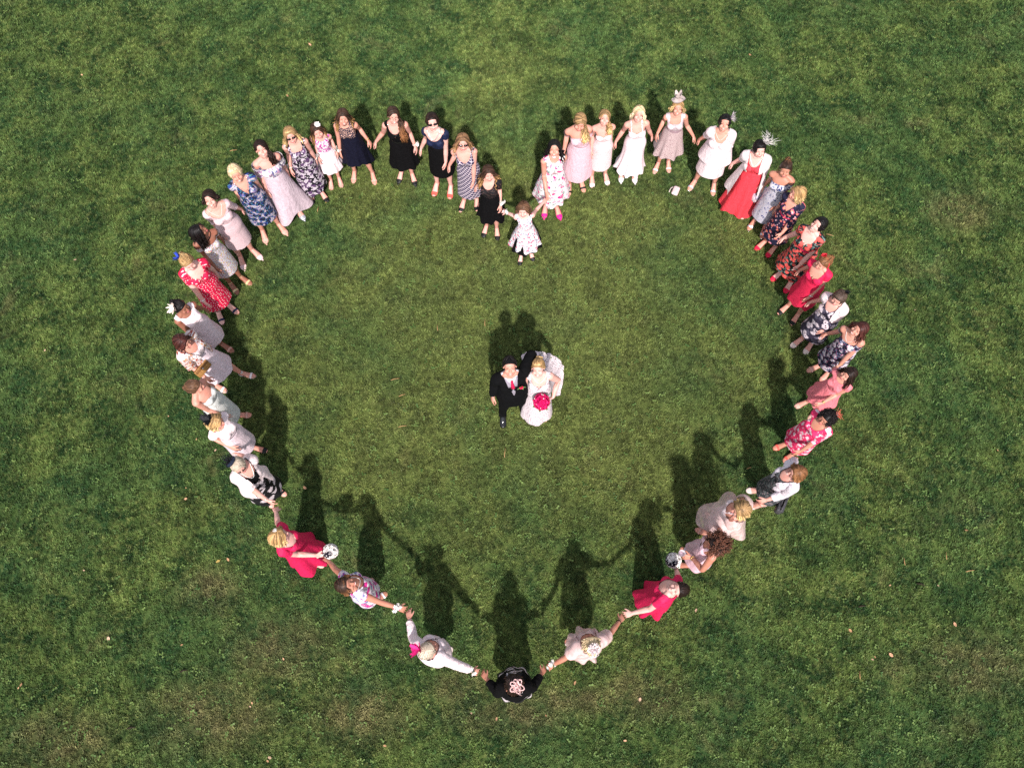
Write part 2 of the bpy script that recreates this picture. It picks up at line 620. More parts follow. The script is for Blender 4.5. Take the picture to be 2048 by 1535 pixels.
def make_clover():
    """low clover growing through the lawn in patches"""
    m, nt, b = new_mat("clover leaves")
    oi = nd(nt, "ShaderNodeObjectInfo")
    nt.links.new(mixc(nt, oi.outputs["Random"], (.045, .105, .022), (.15, .22, .055)), b.inputs["Base Color"])
    b.inputs["Roughness"].default_value = .5
    kinds = bpy.data.collections.new("clover kinds")
    rs = random.Random(8)
    for k in range(4):
        vs, fs = [], []
        for st in range(4):
            cx, cy = rs.gauss(0, .02), rs.gauss(0, .02)
            z = rs.uniform(.028, .045)
            a0 = rs.random() * 6.28
            for j in range(3):
                a = a0 + j * 2.094
                r = rs.uniform(.005, .008)
                c = (cx + math.cos(a) * r, cy + math.sin(a) * r)
                n = len(vs)
                vs += [(c[0] + math.cos(q * 1.047) * r, c[1] + math.sin(q * 1.047) * r, z + rs.uniform(-.003, .003)) for q in range(6)]
                fs.append(tuple(range(n, n + 6)))
        me = bpy.data.meshes.new("clover_plant")
        me.from_pydata(vs, [], fs)
        me.materials.append(m)
        kinds.objects.link(bpy.data.objects.new("clover_plant", me))
    o = mesh_obj("clover", [(-10.5, -3.0, .0), (10.5, -3.0, .0), (10.5, 13.5, .0), (-10.5, 13.5, .0)], [(0, 1, 2, 3)], m, smooth=False)
    o["kind"] = "stuff"
    o["label"] = "low clover growing in patches through the lawn"
    ng = bpy.data.node_groups.new("clover scatter", 'GeometryNodeTree')
    ng.interface.new_socket("Geometry", in_out='INPUT', socket_type='NodeSocketGeometry')
    ng.interface.new_socket("Geometry", in_out='OUTPUT', socket_type='NodeSocketGeometry')
    N, Lk = ng.nodes, ng.links
    gi, go = N.new("NodeGroupInput"), N.new("NodeGroupOutput")
    ds = N.new("GeometryNodeDistributePointsOnFaces")
    ps = N.new("GeometryNodeInputPosition")
    nz = N.new("ShaderNodeTexNoise")
    nz.inputs["Scale"].default_value = .9
    nz.inputs["Detail"].default_value = 5
    nz.inputs["Roughness"].default_value = .65
    mr = N.new("ShaderNodeMapRange")
    mr.inputs[1].default_value, mr.inputs[2].default_value = .56, .74
    mr.inputs[3].default_value, mr.inputs[4].default_value = 0, 80
    Lk.new(ps.outputs[0], nz.inputs["Vector"])
    Lk.new(nz.outputs[0], mr.inputs[0])
    Lk.new(mr.outputs[0], ds.inputs["Density"])
    Lk.new(gi.outputs[0], ds.inputs[0])
    ci = N.new("GeometryNodeCollectionInfo")
    ci.inputs[0].default_value = kinds
    ci.inputs["Separate Children"].default_value = True
    ci.inputs["Reset Children"].default_value = True
    ip = N.new("GeometryNodeInstanceOnPoints")
    ip.inputs["Pick Instance"].default_value = True
    rv = N.new("FunctionNodeRandomValue")
    rv.data_type = 'FLOAT_VECTOR'
    rv.inputs[0].default_value = (-.2, -.2, 0)
    rv.inputs[1].default_value = (.2, .2, 6.283)
    Lk.new(ds.outputs[0], ip.inputs["Points"])
    Lk.new(ci.outputs[0], ip.inputs["Instance"])
    Lk.new(rv.outputs[0], ip.inputs["Rotation"])
    Lk.new(ip.outputs[0], go.inputs[0])
    md = o.modifiers.new("clover scatter", 'NODES')
    md.node_group = ng
    return o


make_lawn()


# ------------------------------------------------------------------ the body everyone is posed from
# rest pose: faces -Y, 1.65 m tall, arms 45 degrees out, light heel under the foot
SH = {s: np.array([s * 0.143, 0.012, 1.352]) for s in (-1, 1)}
ADIR = {s: np.array([s * 0.7071, 0.0, -0.7071]) for s in (-1, 1)}
UA, FA = 0.275, 0.245
EL = {s: SH[s] + ADIR[s] * UA for s in (-1, 1)}
WR = {s: EL[s] + ADIR[s] * FA for s in (-1, 1)}
HT = {s: WR[s] + ADIR[s] * 0.17 for s in (-1, 1)}
HIP = {s: np.array([s * 0.082, 0.0, 0.90]) for s in (-1, 1)}
KN = {s: np.array([s * 0.078, -0.012, 0.50]) for s in (-1, 1)}
AN = {s: np.array([s * 0.078, 0.030, 0.125]) for s in (-1, 1)}
TOE = {s: np.array([s * 0.088, -0.150, 0.02]) for s in (-1, 1)}
HEADC = np.array([0, 0.005, 1.56])


def build_template():
    g = Geo()
    # trunk
    prof = [(0.795, .120, .085, .0), (0.83, .168, .112, .005), (0.88, .183, .122, .010), (0.93, .180, .118, .010),
            (1.00, .158, .104, .006), (1.07, .134, .092, .0), (1.13, .130, .092, -.002), (1.19, .139, .099, -.004),
            (1.25, .149, .106, -.002), (1.31, .156, .102, .004), (1.355, .152, .086, .010), (1.385, .118, .070, .014),
            (1.405, .075, .058, .014), (1.43, .056, .054, .012)]
    rings = []
    for z, w, d, y0 in prof:
        ring = []
        for j in range(28):
            t = 2 * PI * j / 28
            c, s = math.cos(t), math.sin(t)
            e = 2.0 / 2.25
            ring.append(Vector((math.copysign(abs(c) ** e, c) * w * .875, y0 + math.copysign(abs(s) ** e, s) * d * .96, z)))
        rings.append(ring)
    g.loft(rings)
    for s in (-1, 1):
        g.ball((s * .066, -.068, 1.232), (.060, .052, .062), 14, 10)          # bust
        g.ball((s * .070, .064, .885), (.076, .066, .082), 14, 10)            # seat
        g.tube([(0, .02, 1.445), (s * .068, .02, 1.402), tuple(SH[s] + [0, .004, .002])], [.042, .040, .044], 10)
        g.ball(tuple(SH[s]), .050, 12, 9)
        # arm
        A = ADIR[s]
        pts = [SH[s] + A * t for t in (-.01, .06, .15, .23, .275, .32, .38, .45, .52, .535)]
        g.tube([tuple(p) for p in pts], [.046, .044, .040, .035, .033, .035, .034, .0275, .0235, .023], 14)
        # hand: palm faces the thigh, fingers hook slightly
        Av = Vector(A)
        pal = Vector((-s * 0.7071, 0, -0.7071))          # towards the body
        fw = Vector((0, -1, 0))
        W = Vector(WR[s])
        ring_pts = [(0.0, .024, .018), (.025, .033, .017), (.055, .040, .0155), (.082, .041, .014), (.092, .036, .011)]
        rings = []
        for t, w, th in ring_pts:
            rings.append([W + Av * t + fw * (math.cos(a) * w) + pal * (math.sin(a) * th + t * .04) for a in
                          [2 * PI * j / 14 for j in range(14)]])
        g.loft(rings)
        for k, (off, ln, fan) in enumerate([(.031, .066, .20), (.0105, .075, .06), (-.0105, .070, -.07), (-.031, .055, -.22)]):
            p = W + Av * .086 + fw * off + pal * .003
            d = (Av + fw * fan).normalized()
            pts, rad = [p - d * .01], [.0088]
            curl = 0.0
            for q, seg in enumerate((.40, .34, .26)):
                curl += (.22, .42, .38)[q]
                dd = (d * math.cos(curl) + pal * math.sin(curl)).normalized()
                p2 = pts[-1] + dd * (ln * seg + (.01 if q == 0 else 0))
                pts.append(p2)
                rad.append((.0084, .0076, .0058)[q])
            g.tube(pts, rad, 8)
        tp = W + Av * .028 + fw * .022 + pal * .006
        td = (Av * .62 + fw * .62 + pal * .30).normalized()
        g.tube([tp, tp + td * .032, tp + td * .055 + Av * .006, tp + td * .068 + Av * .016], [.0135, .0105, .0095, .0065], 9)
        # leg
        H, K, N = Vector(HIP[s]), Vector(KN[s]), Vector(AN[s])
        pts = [H + Vector((0, .005, .02)), H.lerp(K, .22), H.lerp(K, .5), H.lerp(K, .8), K, K.lerp(N, .14) + Vector((0, .004, 0)),
               K.lerp(N, .32) + Vector((0, .016, 0)), K.lerp(N, .55) + Vector((0, .010, 0)), K.lerp(N, .82), N, N + Vector((0, .005, -.03))]
        g.tube(pts, [.082, .078, .068, .055, .047, .045, .049, .042, .031, .029, .029], 16)
        # foot, heel lifted
        fx = s * .004
        secs = [(.072, .072, .022, .026), (.050, .082, .031, .044), (.020, .090, .033, .046), (-.020, .078, .034, .036), (-.060, .052, .039, .026),
                (-.098, .032, .043, .020), (-.128, .024, .040, .016), (-.150, .020, .030, .013), (-.163, .019, .014, .008)]
        rings = []
        for y, z, w, h in secs:
            cx = s * .078 + fx * (1 - y / .07)
            rings.append([Vector((cx + math.cos(a) * w, y, z + math.sin(a) * h)) for a in [2 * PI * j / 14 for j in range(14)]])
        g.loft(rings)
    # neck and head
    g.tube([(0, .016, 1.39), (0, .014, 1.44), (0, .008, 1.50)], [(.056, .054), (.046, .046), (.047, .050)], 16)
    g.ball((0, .008, 1.568), (.0725, .092, .084), 22, 16)
    g.ball((0, -.030, 1.515), (.059, .056, .078), 20, 14)
    g.ball((0, -.050, 1.479), (.040, .034, .034), 16, 12)
    g.ball((0, -.066, 1.456), (.020, .015, .014), 12, 8)
    g.ball((0, -.058, 1.590), (.054, .032, .038), 14, 10)
    for s in (-1, 1):
        g.ball((s * .036, -.064, 1.515), (.026, .020, .024), 12, 8)
        g.ball((s * .073, .008, 1.543), (.009, .019, .031), 10, 8)
        g.ball((s * .030, -.072, 1.563), (.026, .016, .009), 10, 8)
        g.tube([(s * .050, -.012, 1.500), (s * .028, -.054, 1.466)], [.018, .015], 10)
        g.ball((s * .010, -.094, 1.521), (.0085, .010, .0075), 8, 6)
    g.tube([(0, -.082, 1.560), (0, -.095, 1.538), (0, -.104, 1.523)], [.0085, .010, .0115], 10)
    g.ball((0, -.0865, 1.492), (.022, .007, .0055), 10, 6)
    g.ball((0, -.0845, 1.4835), (.020, .0075, .0055), 10, 6)
    o = g.obj("body_rest", [], None)
    md = o.modifiers.new("r", 'REMESH')
    md.mode = 'VOXEL'
    md.voxel_size = 0.0046
    sm = o.modifiers.new("s", 'SMOOTH')
    sm.factor, sm.iterations = 0.5, 3
    tr = o.modifiers.new("t", 'TRIANGULATE')
    de = o.modifiers.new("d", 'DECIMATE')
    de.ratio = 0.105
    dg = bpy.context.evaluated_depsgraph_get()
    ev = o.evaluated_get(dg)
    me = ev.to_mesh()
    n = len(me.vertices)
    V = np.empty(n * 3, dtype=np.float32)
    me.vertices.foreach_get("co", V)
    V = V.reshape(-1, 3).astype(np.float64)
    me.calc_loop_triangles()
    T = np.empty(len(me.loop_triangles) * 3, dtype=np.int32)
    me.loop_triangles.foreach_get("vertices", T)
    T = T.reshape(-1, 3)
    ev.to_mesh_clear()
    d = o.data
    bpy.data.objects.remove(o)
    bpy.data.meshes.remove(d)
    return V, T


def normals_of(V, T):
    n = np.cross(V[T[:, 1]] - V[T[:, 0]], V[T[:, 2]] - V[T[:, 0]])
    out = np.zeros_like(V)
    for k in range(3):
        np.add.at(out, T[:, k], n)
    return out / (np.linalg.norm(out, axis=1, keepdims=True) + 1e-12)


TV, TT = build_template()
TN = normals_of(TV, TT)
TE = np.unique(np.sort(np.vstack([TT[:, [0, 1]], TT[:, [1, 2]], TT[:, [2, 0]]]), axis=1), axis=0)


def smooth_field(Fd, E, it, fac=0.5):
    deg = np.zeros(len(Fd))
    np.add.at(deg, E[:, 0], 1)
    np.add.at(deg, E[:, 1], 1)
    deg = np.maximum(deg, 1)[:, None]
    F2 = Fd.reshape(len(Fd), -1)
    for _ in range(it):
        a = np.zeros_like(F2)
        np.add.at(a, E[:, 0], F2[E[:, 1]])
        np.add.at(a, E[:, 1], F2[E[:, 0]])
        F2 = F2 * (1 - fac) + fac * a / deg
    return F2.reshape(Fd.shape)


BONES = [("pelvis", (0, 0, .84), (0, 0, 1.0), .13, 0), ("spine", (0, 0, 1.02), (0, 0, 1.18), .12, 0),
         ("chest", (0, 0, 1.20), (0, .01, 1.37), .13, 0), ("neck", (0, .012, 1.41), (0, .008, 1.455), .05, 0),
         ("head", (0, .0, 1.50), (0, .0, 1.60), .075, 0)]
for _s, _n in ((-1, "R"), (1, "L")):
    BONES += [("uarm" + _n, tuple(SH[_s]), tuple(EL[_s]), .045, _s), ("farm" + _n, tuple(EL[_s]), tuple(WR[_s]), .033, _s),
              ("hand" + _n, tuple(WR[_s]), tuple(HT[_s]), .03, _s), ("thigh" + _n, tuple(HIP[_s]), tuple(KN[_s]), .075, _s),
              ("shin" + _n, tuple(KN[_s]), tuple(AN[_s]), .045, _s), ("foot" + _n, tuple(AN[_s]), tuple(TOE[_s]), .035, _s)]
BI = {b[0]: i for i, b in enumerate(BONES)}


def seg_dist(P, a, b):
    a, b = np.array(a), np.array(b)
    ab = b - a
    t = np.clip(((P - a) @ ab) / (ab @ ab), 0, 1)
    return np.linalg.norm(P - (a + t[:, None] * ab), axis=1)


def make_weights():
    W = np.zeros((len(TV), len(BONES)))
    for i, (n, a, b, r, s) in enumerate(BONES):
        d = np.maximum(seg_dist(TV, a, b) - r * .75, 0) + .012
        w = 1.0 / d ** 4
        if s:
            w = w * (TV[:, 0] * s > 0)
        if n[1:4] == "arm" or n[:4] == "hand":
            armt = (TV - SH[s]) @ ADIR[s]
            w = w / (1 + np.exp(-(armt + .012) / .012))
        if n[:5] in ("thigh",):
            w = w / (1 + np.exp((TV[:, 2] - .86) / .02))
        if n == "head":
            w = w * (TV[:, 2] > 1.44)
        W[:, i] = w
    arm_zone = {s: ((TV - SH[s]) @ ADIR[s] > .07) & (TV[:, 0] * s > .165) for s in (-1, 1)}
    for s in (-1, 1):
        for i, b in enumerate(BONES):
            if b[4] == 0:
                W[arm_zone[s], i] = 0
    hd = (TV[:, 2] > 1.50) | ((TV[:, 2] > 1.432) & (TV[:, 1] < -.030 - (1.50 - TV[:, 2]) * .12))
    W[hd] = 0
    W[hd, BI["head"]] = 1
    W /= W.sum(1, keepdims=True)
    W = smooth_field(W, TE, 4)
    W = np.where(W < .01, 0, W)
    return W / W.sum(1, keepdims=True)


TW = make_weights()
ARM_W = {s: TW[:, [BI["uarm" + n], BI["farm" + n], BI["hand" + n]]].sum(1) for s, n in ((-1, "R"), (1, "L"))}
ARM_T = {s: (TV - SH[s]) @ ADIR[s] for s in (-1, 1)}
ARM_ALL = ARM_W[-1] + ARM_W[1]
X, Y, Z = TV[:, 0], TV[:, 1], TV[:, 2]
AT_MAX = np.where(X > 0, ARM_T[1], ARM_T[-1])        # distance down the nearer arm
TRUNK = (ARM_ALL < .35) & (Z > .80) & (Z < 1.40)


def girth_body(g, bust, male=False):
    """rest body made fuller (g 0..1)"""
    tw = TW[:, :3].sum(1)
    belly = np.exp(-((Z - 1.02) / .14) ** 2)
    hips = np.exp(-((Z - .88) / .10) ** 2)
    chest = np.exp(-((Z - 1.25) / .10) ** 2)
    front = np.clip(-TN[:, 1], 0, 1)
    amt = tw * g * (.012 + .052 * belly + .040 * hips + .034 * chest) + tw * bust * .03 * np.exp(-((Z - 1.235) / .05) ** 2) * front
    ua = TW[:, BI["uarmL"]] + TW[:, BI["uarmR"]]
    fa = TW[:, BI["farmL"]] + TW[:, BI["farmR"]]
    th = TW[:, BI["thighL"]] + TW[:, BI["thighR"]]
    sn = TW[:, BI["shinL"]] + TW[:, BI["shinR"]]
    amt = amt + g * (ua * .022 + fa * .009 + th * .022 + sn * .011) + TW[:, BI["neck"]] * g * .010
    V = TV + TN * (amt * .88)[:, None]
    V[:, 0] *= 1 - .05 * tw
    if male:
        k = np.clip((Z - 1.0) / .35, 0, 1) * (Z < 1.45)
        V[:, 0] *= 1 + .13 * k
        flat = np.exp(-((Z - 1.235) / .06) ** 2) * front * tw
        V[:, 1] += flat * .028
        hipk = np.exp(-((Z - .88) / .1) ** 2)
        V[:, 0] *= 1 - .05 * hipk * tw
    return V


def rot_between(a, b):
    a = Vector(a).normalized()
    b = Vector(b).normalized()
    return a.rotation_difference(b).to_matrix()


def two_bone(S, W, l1, l2, pole):
    d = W - S
    L = d.length
    Lm = (l1 + l2) * .998
    if L > Lm:
        W = S + d * (Lm / L)
        d = W - S
        L = Lm
    L = max(L, abs(l1 - l2) + .02)
    u = d.normalized()
    a = (l1 * l1 - l2 * l2 + L * L) / (2 * L)
    h = math.sqrt(max(l1 * l1 - a * a, 0))
    p = pole - u * pole.dot(u)
    if p.length < 1e-6:
        p = Vector((0, 1, 0))
    p.normalize()
    return S + u * a + p * h, W


class Pose:
    """bone transforms in person-local space (template units)"""

    def __init__(self, V, head_yaw=0, head_pitch=0, head_roll=0, lean=0, side=0, twist=0, hands=None, feet=None, head_scale=1.0, poles=None):
        self.R, self.t0, self.h = {}, {}, {}

        def setb(n, R, rest, pos):
            self.R[n], self.h[n], self.t0[n] = np.array(R), np.array(rest), np.array(pos)
        I = Matrix.Identity(3)
        setb("pelvis", I, (0, 0, .9), (0, 0, .9))
        Rs = Matrix.Rotation(twist * .4, 3, 'Z') @ Matrix.Rotation(lean * .5, 3, 'X') @ Matrix.Rotation(side * .5, 3, 'Y')
        Rc = Matrix.Rotation(twist, 3, 'Z') @ Matrix.Rotation(lean, 3, 'X') @ Matrix.Rotation(side, 3, 'Y')
        p_sp = Vector((0, 0, 1.02))
        setb("spine", Rs, p_sp, p_sp)
        p_ch = Vector((0, 0, 1.19))
        q_ch = p_sp + Rs @ (p_ch - p_sp)
        setb("chest", Rc, p_ch, q_ch)
        p_nk = Vector((0, .012, 1.405))
        q_nk = q_ch + Rc @ (p_nk - p_ch)
        Rh = Matrix.Rotation(head_yaw, 3, 'Z') @ Matrix.Rotation(-head_pitch, 3, 'X') @ Matrix.Rotation(head_roll, 3, 'Y')
        Rn = Matrix.Rotation(head_yaw * .4, 3, 'Z') @ Matrix.Rotation(-head_pitch * .45, 3, 'X') @ Matrix.Rotation(head_roll * .4, 3, 'Y')
        setb("neck", Rn, p_nk, q_nk)
        p_hd = Vector((0, .012, 1.475))
        q_hd = q_nk + Rn @ (p_hd - p_nk)
        setb("head", Rh * head_scale, p_hd, q_hd)
        self.head_m = Matrix.Translation(q_hd) @ (Rh * head_scale).to_4x4() @ Matrix.Translation(-p_hd)
        self.head_r = Rh
        self.hand_m = {}
        for s, n in ((-1, "R"), (1, "L")):
            S = q_ch + Rc @ (Vector(SH[s]) - p_ch)
            ad = Vector(ADIR[s])
            tgt = hands.get(s) if hands else None
            hd = None
            if isinstance(tgt, tuple):
                tgt, hd = tgt
            if tgt is None:
                tgt = Vector((s * .215, -.02, .74))
            pole = Vector((-s * .05, .65, -1.0)) if not poles or s not in poles else Vector(poles[s])
            hdir = hd.normalized() if hd is not None else (tgt - S).normalized()
            for _ in range(3):
                Wt = tgt - hdir * .085
                E, W = two_bone(S, Wt, UA, FA, pole)
                if hd is None:
                    hdir = (W - E).normalized()
                else:
                    hdir = hd.normalized()
            Ru = rot_between(ad, E - S)
            Rf = rot_between(ad, W - E)
            Rd = rot_between(ad, hdir)
            setb("uarm" + n, Ru, SH[s], S)
            setb("farm" + n, Rf, EL[s], E)
            setb("hand" + n, Rd, WR[s], W)
            self.hand_m[s] = (W, hdir, Rf, E, S)
            # legs
            off = Vector((0, 0, 0))
            yaw = s * .12
            if feet and s in feet:
                off = Vector((feet[s][0], feet[s][1], 0))
                if len(feet[s]) > 2:
                    yaw = feet[s][2]
            Hp, A0 = Vector(HIP[s]), Vector(AN[s]) + off
            l1 = (Vector(KN[s]) - Hp).length
            l2 = (Vector(AN[s]) - Vector(KN[s])).length
            K, A1 = two_bone(Hp, A0, l1, l2, Vector((s * .12, -1, 0)))
            setb("thigh" + n, rot_between(Vector(KN[s]) - Hp, K - Hp), HIP[s], Hp)
            setb("shin" + n, rot_between(Vector(AN[s]) - Vector(KN[s]), A1 - K), KN[s], K)
            setb("foot" + n, Matrix.Rotation(yaw, 3, 'Z'), AN[s], Vector((A1.x, A1.y, AN[s][2])))
        P = np.zeros_like(V)
        for b, i in BI.items():
            w = TW[:, i]
            k = w > 0
            P[k] += w[k, None] * ((V[k] - self.h[b]) @ self.R[b].T + self.t0[b])
        self.P = P
        self.N = normals_of(P, TT)


def clip_mesh(fld):
    """part of the template where fld > 0: returns (i, j, t, faces) with new verts = lerp(i, j, t)"""
    fld = np.where(np.abs(fld) < 1e-7, 1e-7, fld)
    f = fld[TT]
    ins = f > 0
    cnt = ins.sum(1)
    full = TT[cnt == 3]
    faces = []
    vi, vj, vt = [], [], []
    idx = {}
    keep = np.unique(full)
    part = np.where((cnt == 1) | (cnt == 2))[0]

    def gv(i, j):
        k = (i, j) if i < j else (j, i)
        if k in idx:
            return idx[k]
        a, b = fld[k[0]], fld[k[1]]
        t = a / (a - b) if i != j else 0.0
        idx[k] = len(vi)
        vi.append(k[0])
        vj.append(k[1])
        vt.append(t)
        return idx[k]
    for v in keep:
        v = int(v)
        gv(v, v)
    for t in full:
        faces.append([idx[(int(t[0]),) * 2], idx[(int(t[1]),) * 2], idx[(int(t[2]),) * 2]])
    for p in part:
        t = [int(q) for q in TT[p]]
        poly = []
        for k in range(3):
            a, b = t[k], t[(k + 1) % 3]
            if fld[a] > 0:
                poly.append(gv(a, a))
            if (fld[a] > 0) != (fld[b] > 0):
                poly.append(gv(a, b))
        if len(poly) >= 3:
            faces.append(poly)
    return np.array(vi), np.array(vj), np.array(vt), faces


def take(arr, c):
    i, j, t, _ = c
    return arr[i] * (1 - t[:, None]) + arr[j] * t[:, None]


def poly_edges(faces):
    e = set()
    for f in faces:
        for k in range(len(f)):
            a, b = f[k], f[(k + 1) % len(f)]
            e.add((a, b) if a < b else (b, a))
    return np.array(sorted(e))


def shell(pose, fld, off, smooth=2, wrinkle=0.0, seed=0, taper=None):
    """a garment piece: the body's own surface inside fld, lifted by off"""
    c = clip_mesh(fld)
    if len(c[3]) == 0:
        return None
    rest = take(TV, c)
    lift = off if taper is None else off * np.clip((rest[:, 2:3] - taper) / .05, .15, 1)
    P = take(pose.P, c) + take(pose.N, c) * lift
    if smooth:
        E = poly_edges(c[3])
        P2 = smooth_field(P, E, smooth)
        orig = (c[0] == c[1])
        # keep cut edges where they are
        cntE = {}
        for f in c[3]:
            for k in range(len(f)):
                a, b = f[k], f[(k + 1) % len(f)]
                q = (a, b) if a < b else (b, a)
                cntE[q] = cntE.get(q, 0) + 1
        bnd = np.zeros(len(P), dtype=bool)
        for q, n in cntE.items():
            if n == 1:
                bnd[list(q)] = True
        P2[bnd] = P[bnd]
        P = P2
        # cloth never sinks into the body it covers
        nn = take(pose.N, c)
        dpt = ((P - take(pose.P, c)) * nn).sum(1)
        P = P + nn * np.maximum(0, np.minimum(.006, off * .6) - dpt)[:, None] * (1 if taper is None else np.clip((rest[:, 2:3] - taper) / .05, .2, 1))
    if wrinkle:
        ph = seed * 1.7
        P = P + take(pose.N, c) * (wrinkle * np.sin(rest[:, 2] * 95 + rest[:, 0] * 40 + ph) * np.sin(rest[:, 0] * 55 + rest[:, 1] * 60 + ph))[:, None]
    uv = np.stack([np.arctan2(rest[:, 0], -rest[:, 1]) * .16, rest[:, 2]], 1)
    arm = np.abs(rest[:, 0]) > .175
    s = np.sign(rest[:, 0])
    at = np.where(s > 0, (rest - SH[1]) @ ADIR[1], (rest - SH[-1]) @ ADIR[-1])
    uv[arm] = np.stack([(np.arctan2(rest[:, 1], np.abs(rest[:, 0]) - (.143 + at * .7071)) * .045 + s * .5), 1.36 - at], 1)[arm]
    return P, c[3], uv


# ------------------------------------------------------------------ clothes
def sleeve_field(L):
    return np.maximum((.45 - ARM_ALL) * .1, L - AT_MAX) if L > 0 else (.42 - ARM_ALL) * .1


FRONT = Y < .012


def neck_field(kind):
    ax = np.abs(X)
    hole = np.sqrt((X / .072) ** 2 + ((Y - .012) / .085) ** 2) * .07 - .07      # round hole about the neck
    hole = np.where(Z > 1.34, hole, .05)

    def ell(w, d, z0=1.43):
        return (np.sqrt((X / w) ** 2 + ((Z - z0) / d) ** 2) - 1) * min(w, d)
    if kind == "high":
        return np.where(Z > 1.38, hole, .05)
    if kind == "boat":
        return np.where(FRONT, ell(.105, .065), ell(.10, .05))
    if kind == "scoop":
        return np.where(FRONT, ell(.098, .135), ell(.09, .07))
    if kind == "deep":
        return np.where(FRONT, ell(.105, .175), ell(.095, .08))
    if kind == "wide":
        return np.where(FRONT, ell(.135, .125), ell(.13, .10))
    if kind == "square":
        return np.where(FRONT, np.maximum(ax - .085, 1.315 - Z), ell(.09, .07))
    if kind == "v":
        return np.where(FRONT, np.maximum((ax - (Z - 1.235) * .55) * .85, -.2), ell(.085, .06))
    if kind == "vdeep":
        return np.where(FRONT, (ax - (Z - 1.19) * .60) * .85, ell(.085, .06))
    return np.full(len(TV), .05)


def bodice_field(neck, sleeve, zlow):
    low = Z - zlow
    if neck in ("strapless", "straps", "spaghetti", "off", "offwide"):
        top = (1.292 - .02 * np.exp(-(X / .03) ** 2) * FRONT) - Z
        f = np.minimum(top, (.45 - ARM_ALL) * .1)
        if neck in ("straps", "spaghetti"):
            wd = .017 if neck == "straps" else .009
            st = wd - np.abs(np.abs(X) - .080)
            st = np.where((Z > 1.27) & (ARM_ALL < .8), st, -.05)
            f = np.maximum(f, st)
        if neck in ("off", "offwide"):
            hi = .02 if neck == "offwide" else .035
            top2 = 1.315 - Z
            f = np.maximum(np.minimum(top2, (.55 - ARM_ALL) * .1), np.minimum(np.minimum(AT_MAX - hi, sleeve - AT_MAX), (ARM_ALL - .3) * .1))
        return np.minimum(f, low)
    f = np.minimum(neck_field(neck), sleeve_field(sleeve))
    return np.minimum(np.minimum(f, low), 1.47 - Z)


KT = 60
THETA = np.linspace(-PI, PI, KT, endpoint=False)      # 0 = front; the ring starts at the centre back


def envelope(V, z, half=.024, tight=False):
    """outline radius of the trunk at height z as a function of angle (0 = front, +90 degrees = +X)"""
    m = TRUNK & (np.abs(Z - z) < half)
    P = V[m]
    th = np.arctan2(P[:, 0], -(P[:, 1] - .008)) + PI
    r = np.hypot(P[:, 0], P[:, 1] - .008)
    out = np.zeros(KT)
    b = (th / (2 * PI) * KT).astype(int) % KT
    np.maximum.at(out, b, r)
    good = out > 0
    if good.sum() < 5:
        return np.full(KT, .13)
    out = np.interp(np.arange(KT), np.where(good)[0], out[good], period=KT)
    if tight:
        out = (np.roll(out, 2) + np.roll(out, 1) + out + np.roll(out, -1) + np.roll(out, -2)) / 5
    for _ in range(0 if tight else 3):
        out = np.maximum(out, (np.roll(out, 1) + np.roll(out, -1)) / 2)
    return (np.roll(out, 1) + 2 * out + np.roll(out, -1)) / 4


def ell_r(a, b):
    return a * b / np.sqrt((b * np.sin(THETA)) ** 2 + (a * np.cos(THETA)) ** 2)


